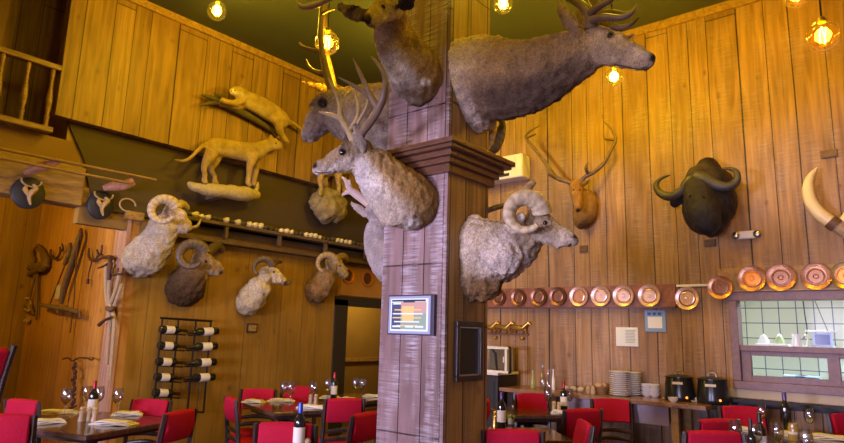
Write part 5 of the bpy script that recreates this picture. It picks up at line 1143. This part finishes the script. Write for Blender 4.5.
# ------------------------------------------------------------------ chairs and tables
def make_chair():
    t = thing('dining_chair', (0, 0, 0), 'x', 'chair', 'red dining chairs')
    D = M['darkwood']
    MB().box((0, 0, .435), (.42, .42, .03)).build('seat_frame', D, t, bevel=.006)
    s = MB().box((0, .01, .465), (.41, .40, .055), taper=.94).build('seat_cushion', M['red'], t, bevel=.02)
    for x in (-1, 1):
        MB().tube([(x*.2, -.19, 0), (x*.2, -.19, .44), (x*.2, -.215, .7), (x*.2, -.25, .92)], [.022, .024, .024, .02], 4, sub=4).build('rear_post', D, t, bevel=.003)
        MB().box((x*.19, .19, .21), (.04, .04, .42), taper=1).build('front_leg', D, t, bevel=.004)
        MB().box((x*.19, 0, .2), (.022, .36, .03)).build('stretcher', D, t)
    n = 9; vs = []
    for i in range(n):
        u = -1+2*i/(n-1); x = u*.178; b = .022*(u*u)
        for (yy, zz) in ((-.205-.025+b, .70), (-.21-.035+b-.0, .70), (-.24-.035+b, .905), (-.20-.035+b, .92+.012*(1-u*u)), (-.185-.03+b, .81)):
            vs.append((x, yy, zz))
    f = [[i*5+k, i*5+(k+1) % 5, (i+1)*5+(k+1) % 5, (i+1)*5+k] for i in range(n-1) for k in range(5)]+[[4, 3, 2, 1, 0], [(n-1)*5+k for k in range(5)]]
    vs2 = []
    for i in range(n):
        u = -1+2*i/(n-1); x = u*.18; b = .018*(u*u)
        for (yy, zz) in ((-.185+b, .70), (-.245+b, .69), (-.285+b, .80), (-.275+b, .915), (-.235+b, .925+.012*(1-u*u)), (-.205+b, .82)): vs2.append((x, yy, zz))
    f = [[i*6+k, i*6+(k+1) % 6, (i+1)*6+(k+1) % 6, (i+1)*6+k] for i in range(n-1) for k in range(6)]+[[5, 4, 3, 2, 1, 0], [(n-1)*6+k for k in range(6)]]
    MB().add(vs2, f).build('backrest_pad', M['red'], t, smooth=True, bevel=.012)
    for z in (.52, .6):
        pts = [(-.19, -.2, z), (0, -.225, z+.018), (.19, -.2, z)]
        MB().tube(pts, [.018, .024, .018], 6, flat=.45, sub=4, ref=(0, 0, 1)).build('back_slat', D, t, smooth=True)
    return t
chair0 = make_chair(); used = [False]
def chair(px, py, zt, ang, lab, group='red dining chairs', sc=1.0):
    p = P(px, py, 'z', zt); t = chair0 if not used[0] else copy_tree(chair0); used[0] = True
    a = math.radians(ang); s = zt/.93
    off = Vector((math.sin(a)*.245, -math.cos(a)*.245, 0))*s          # backrest sits behind the origin
    t.location = (p.x-off.x*1.0, p.y-off.y*1.0, 0); t.rotation_euler.z = a; t.scale = (s*sc, s*sc, s)
    t['label'] = lab; t['group'] = group; return t
CH = [
 (23, 399, .9, 20, 'red padded dining chair behind the left table, at its far left side'),
 (1, 414, .93, 62, 'magenta lit red dining chair close to the camera in the bottom left corner'),
 (152, 399, .88, 212, 'red padded dining chair behind the left table, below the wine rack'),
 (181, 410, .9, 115, 'red padded dining chair seen sideways at the right end of the left table'),
 (231, 397, .88, -18, 'small looking red dining chair at the left end of the middle table'),
 (259, 388.5, .88, 225, 'red dining chair behind the middle table, left one against the wall'),
 (299, 386, .9, 228, 'red dining chair behind the middle table, half hidden by two wine glasses'),
 (286, 422, .93, 40, 'red dining chair right behind the blue capped wine bottle, bottom centre left'),
 (345, 398, .9, 62, 'red dining chair with open slatted back at the right end of the middle table'),
 (367, 412, .9, 98, 'magenta edged red dining chair beside the bottom of the pillar, left side'),
 (487, 399, .9, 120, 'red dining chair peeking out right of the pillar behind the dark bottle'),
 (531, 393, .92, 235, 'red dining chair behind the small table in front of the black cabinet'),
 (583, 408.5, .93, 62, 'red dining chair with its back to the camera, between counter and small table'),
 (611, 398.5, .92, 212, 'red dining chair standing against the serving counter below the plate stacks'),
 (586, 421, .93, 128, 'pink lit red dining chair seen sideways in front of the counter'),
 (513, 429, .93, 42, 'red dining chair right beside the pillar foot, at the bottom edge'),
 (742, 406, .95, 212, 'red dining chair under the kitchen window corner'),
 (718, 418.5, .95, 60, 'red dining chair partly hidden by the nearest red chair on the right'),
 (714, 430.5, .95, 42, 'nearest red dining chair on the right side, left of the wine glasses'),
 (848, 413, .93, 225, 'red dining chair cut off by the right picture edge'),
]
for c in CH: chair(*c)
# high backed chair at the left edge
p = P(-42, 400, 'd', 4.3); t = thing('high_chair', (p.x, p.y, 0), 'tall red padded chair back with dark post at the left picture edge', 'chair', rz=math.radians(98))
for x in (-.24, .24): MB().tube([(x, 0, 0), (x, 0, .7), (x, -.07, 1.1), (x, -.17, 1.38)], .024, 6, sub=3).build('rear_post', M['darkwood'], t, smooth=True)
MB().box((0, -.07, 1.2), (.44, .08, .32), Matrix.Rotation(math.radians(20), 3, 'X')).build('backrest_pad', M['red'], t, bevel=.015)
MB().box((0, .2, .68), (.48, .42, .06)).build('seat', M['red'], t, bevel=.015)
for x in (-.22, .22): MB().box((x, .38, .33), (.04, .04, .65)).build('front_leg', M['darkwood'], t)
def table(cx, cy, w, d, ang, lab, h=.75):
    t = thing('dining_table', (cx, cy, 0), lab, 'table', 'dark dining tables', math.radians(ang))
    MB().box((0, 0, h-.02), (w, d, .04)).build('tabletop', M['tablewood'], t, bevel=.008)
    MB().box((0, 0, h-.06), (w*.8, d*.8, .04)).build('apron', M['darkwood'], t)
    MB().lathe([(.05, .04), (.04, .1), (.035, .4), (.045, .64), (.09, .69)], seg=16).build('pedestal', M['iron'], t, smooth=True)
    for a in (0, 1): MB().box((0, 0, .03), (.5, .06, .04), rotz(PI/4+a*PI/2)).build('foot', M['iron'], t, bevel=.01)
    return t
table(-5.41, 2.34, .98, .98, 18, 'dark polished dining table at the lower left, set for four')
table(-5.30, 4.22, .85, .62, -15, 'dark polished dining table in the middle left, set with paired wine glasses')
table(-5.50, 5.50, .7, .7, 10, 'dark dining table beside the pillar on the left, seen behind the slatted chair')
table(-3.12, 2.55, .75, .7, 40, 'dark dining table in the bottom centre left carrying the blue capped bottle')
table(-3.45, 6.02, .7, .72, -38, 'small dark dining table in front of the black cabinet and counter')
table(-2.72, 4.60, .66, .72, -46, 'dark dining table right of the pillar foot with the brass pepper mill')
table(-.98, 6.18, .8, .85, 0, 'dark dining table under the kitchen window with cream napkins')
table(-.72, 4.85, .85, .9, 0, 'dark dining table in the bottom right corner')
# ------------------------------------------------------------------ table ware
TZ = .75
def tp(px, py, ymax=9, z=TZ): p = P(px, py, 'z', z); p.z = z+.0005; p.y = min(p.y, ymax); return p
def make_glass():
    t = thing('wine_glass', (0, 0, 0), 'x', 'wine glass', 'wine glasses on the tables')
    MB().lathe([(.004, .095), (.02, .102), (.036, .125), (.042, .155), (.040, .19), (.034, .225), (.033, .225), (.039, .19), (.0405, .155), (.034, .126), (.018, .105), (.002, .1)], seg=24, closed=False).build('bowl', M['glass'], t, smooth=True)
    MB().lathe([(.001, 0), (.034, .001), (.034, .003), (.006, .008), (.004, .03), (.004, .08), (.007, .097), (.001, .1)], seg=18, closed=False).build('stem', M['glass'], t, smooth=True)
    return t
g0 = make_glass(); gu = [False]
def glass(px, py, lab, s=1.05, ymax=9):
    t = g0 if not gu[0] else copy_tree(g0); gu[0] = True
    t.location = tp(px, py, ymax); t.scale = (s, s, s); t['label'] = lab
for a in ((64, 416.5, 'front left wine glass on the lower left table'), (85, 413, 'wine glass standing behind the bottle on the lower left table'), (97, 413.5, 'wine glass touching the right of the bottle, lower left table'), (116, 416, 'rightmost wine glass on the lower left table'),
          (283, 404, 'left glass of the close pair on the middle left table'), (290, 404.5, 'right glass of the close pair on the middle left table'), (312, 404, 'wine glass beside the pale shakers on the middle left table'), (327, 399.5, 'wine glass just left of the red capped bottle'),
          (355, 398, 'left wine glass on the table beside the pillar'), (362, 399, 'right wine glass on the table beside the pillar'),
          (548, 410, 'wine glass left of the bottle on the table by the black cabinet'), (570, 411, 'wine glass right of the bottle on the table by the black cabinet'),
          (763, 431, 'far wine glass nearest the black bottle under the kitchen window'), (787, 433, 'far wine glass in front of the purple capped bottle'), (813, 434, 'far wine glass at the right, over the cream napkin')):
    glass(*a, ymax=6.52)
for a in ((737, 457, 'nearest wine glass at the bottom edge, leftmost of the close three'), (757, 460, 'near wine glass between the nearest one and the labelled bottle'), (779, 458, 'near wine glass just right of the labelled bottle'), (808, 468, 'near wine glass at the far right of the bottom edge')):
    glass(*a, s=1.08)
def tb(px, py, top_py, foil, lab, **k):
    b = tp(px, py); 
    return bottle(b, (0, 0, 1), .31, foil, lab, 'wine bottles on the tables', **k)
tb(91, 418, 0, 'foilred', 'dark wine bottle with red cap on the lower left table')
b = P(298, 452, 'z', TZ); bottle(b+Vector((0, 0, .0005)), (0, 0, 1), .315, 'foilblue', 'wine bottle with bright blue cap in the bottom centre left foreground', 'wine bottles on the tables', labm='label')
tb(333.5, 399.5, 0, 'foilred', 'wine bottle with red cap and white label on the middle left table')
b = tp(564, 411.5); bottle(b, (0, 0, 1), .31, 'foilred', 'wine bottle with red cap and cream label in front of the counter', 'wine bottles on the tables')
b = P(501.5, 429, 'z', TZ); bottle(b, (0, 0, 1), .31, 'foilpurple', 'dark wine bottle with purple cap beside the pillar foot', 'wine bottles on the tables')
b = P(762, 459, 'z', TZ); bottle(b, (0, 0, 1), .31, 'foilblack', 'black wine bottle with pale label in the bottom right foreground', 'wine bottles on the tables', labm='paper')
b = P(749, 473, 'z', TZ); b.y = max(b.y, 4.5); bottle(b, (0, 0, 1), .31, 'foilblack', 'slim black bottle left of the pale labelled bottle, bottom right', 'wine bottles on the tables', lab=False, r=.026)
b = Vector((P(786, 420, 'y', 6.5).x, 6.5, TZ)); bottle(b, (0, 0, 1), .36, 'foilpurple', 'purple capped tall bottle against the kitchen window, behind a glass', 'wine bottles on the tables', lab=False)
b = P(307, 452, 'z', TZ); o = MB().lathe([(.022, 0), (.026, .01), (.02, .05), (.024, .07), (.014, .085), (.002, .09)], seg=16).build('pepper_mill', M['rope'], None, smooth=True); o.location = b; tag(o, 'tan pepper mill top right of the blue capped bottle', 'pepper mill')
def napkin(px, py, w, d, ang, lab, ymax=9, lay=3):
    b = tp(px, py, ymax); t = thing('folded_napkin', b, lab, 'napkin', 'cream folded napkins', math.radians(ang))
    mb = MB(); n = 10; 
    for l in range(lay):
        ww, dd = w*(1-.12*l), d*(1-.14*l); vs = []
        for i in range(n):
            for j in range(4):
                u, v = i/(n-1)-.5, j/3-.5; z = .009+.010*l+.006*math.sin(u*5+l)*abs(v)+.003*math.sin(u*9+2*l)
                vs.append((u*ww, v*dd*(1-.4*max(0, u)*l*.5), z))
        m_ = len(vs); vs += [(x, y, max(z-.009, 0.0005)) for x, y, z in vs]
        f = [[i*4+j, (i+1)*4+j, (i+1)*4+j+1, i*4+j+1] for i in range(n-1) for j in range(3)]; f += [[m_+q for q in r[::-1]] for r in f]
        ring_ = [i*4 for i in range(n)]+[(n-1)*4+j for j in range(1, 4)]+[i*4+3 for i in range(n-2, -1, -1)]+[j for j in range(2, 0, -1)]
        f += [[ring_[i], ring_[(i+1) % len(ring_)], m_+ring_[(i+1) % len(ring_)], m_+ring_[i]] for i in range(len(ring_))]
        mb.add(vs, f)
    mb.build('linen_fold', M['linen'], t, smooth=True)
for a in ((57, 413.5, .34, .16, 60, 'folded napkin behind the front left glass, lower left table'), (47, 423, .26, .15, 75, 'folded napkin beside the magenta chair, lower left table'),
          (127, 415, .26, .15, 60, 'folded napkin right of the rightmost glass, lower left table'), (114, 424.5, .34, .16, 35, 'folded napkin nearest the front edge of the lower left table'),
          (254, 402.5, .24, .14, 30, 'crumpled napkin at the left end of the middle left table'), (281, 401.5, .3, .15, 45, 'folded napkin behind the paired glasses, middle left table'), (312, 408, .3, .15, 35, 'folded napkin nearest the front of the middle left table'),
          (330, 398.5, .26, .14, 50, 'folded napkin behind the red capped bottle, middle left'), (348, 400, .2, .12, 30, 'folded napkin on the table beside the pillar, front one'), (372, 397, .24, .13, 50, 'folded napkin touching the pillar edge in view')):
    napkin(*a)
for a in ((524, 407.5, .26, .15, 35, 'folded napkin on the table before the black cabinet', 6.35), (558, 413.2, .14, .12, 20, 'small bright napkin at the front of the table before the counter', 6.3),
          (748, 431, .26, .16, 20, 'folded napkin left of the far glasses under the kitchen window', 6.45), (797, 433, .24, .16, 30, 'folded napkin between the two right far glasses', 6.4), (835, 434, .34, .2, 10, 'folded napkin near the right edge under the kitchen window', 6.45)):
    napkin(*a)
M['shaker'] = mat('pale_wood_shaker', (.5, .35, .22), .4, var=.3, vs=30)
def shaker(px, py, h, lab, m_='shaker', r=.026, ymax=9):
    b = tp(px, py, ymax); t = thing('salt_shaker', b, lab, 'shaker', 'shakers on the tables')
    MB().lathe([(r, 0), (r*1.05, .01), (r*.75, h*.4), (r*.95, h*.68), (r*.6, h*.74)], seg=18).build('shaker_body', M[m_], t, smooth=True)
    MB().lathe([(r*.62, h*.74), (r*.9, h*.84), (r*.55, h*.97), (.002, h)], seg=18).build('cap', M[m_], t, smooth=True)
shaker(81, 421.5, .12, 'left tan shaker in front of the bottle, lower left table'); shaker(88.5, 421, .11, 'middle pale shaker in front of the bottle, lower left table', 'cream'); shaker(94, 422, .12, 'right tan shaker in front of the bottle, lower left table')
shaker(310.5, 404, .1, 'left shaker on the middle left table', 'cream'); shaker(315.5, 404.5, .11, 'right shaker on the middle left table')
shaker(554, 412, .11, 'left shaker before the cream labelled bottle', 'cream'); shaker(559, 412.5, .11, 'right shaker before the cream labelled bottle')
b = tp(495, 428); t = thing('pepper_mill', b, 'brass coloured pepper mill beside the pillar foot', 'pepper mill')
MB().lathe([(.03, 0), (.032, .02), (.022, .06), (.028, .1), (.018, .11)], seg=18).build('mill_body', M['brass'], t, smooth=True); MB().ball((0, 0, .125), .018, 12).build('knob', M['brass'], t, smooth=True)
b = tp(511, 424); t = thing('small_plant', b, 'small green potted plant right of the purple capped bottle', 'plant')
MB().lathe([(.025, 0), (.032, .05), (.028, .05), (.02, .045)], seg=14).build('pot', M['cream'], t, smooth=True)
mb = MB()
for i in range(16):
    a = i*2.4; r = .01+.003*i; d = Vector((math.cos(a), math.sin(a), 0)); q = Vector((0, 0, .045)); e = q+d*(r+.02)+Vector((0, 0, .02+.02*math.sin(i*1.7))); s_ = d.cross(Vector((0, 0, 1)))*.011
    mid = (q+e)/2+Vector((0, 0, .012)); mb.add([q, mid+s_, e, mid-s_, mid+Vector((0, 0, .003))], [[0, 1, 4], [1, 2, 4], [2, 3, 4], [3, 0, 4]])
mb.build('leaves', M['greenleaf'], t)
b = P(796, 439, 'z', TZ); b.y = min(b.y, 6.1); t = thing('amber_jar', b, 'mustard coloured glass jar between the wine glasses, bottom right', 'jar')
MB().lathe([(.038, 0), (.042, .02), (.042, .1), (.034, .125), (.036, .135)], seg=20).build('jar_body', mat('mustard_glass', (.42, .27, .06), .15, coat=.4), t, smooth=True)
MB().lathe([(.0425, .05), (.0428, .07), (.0425, .071)], seg=20).build('pale_band', M['label'], t, smooth=True)
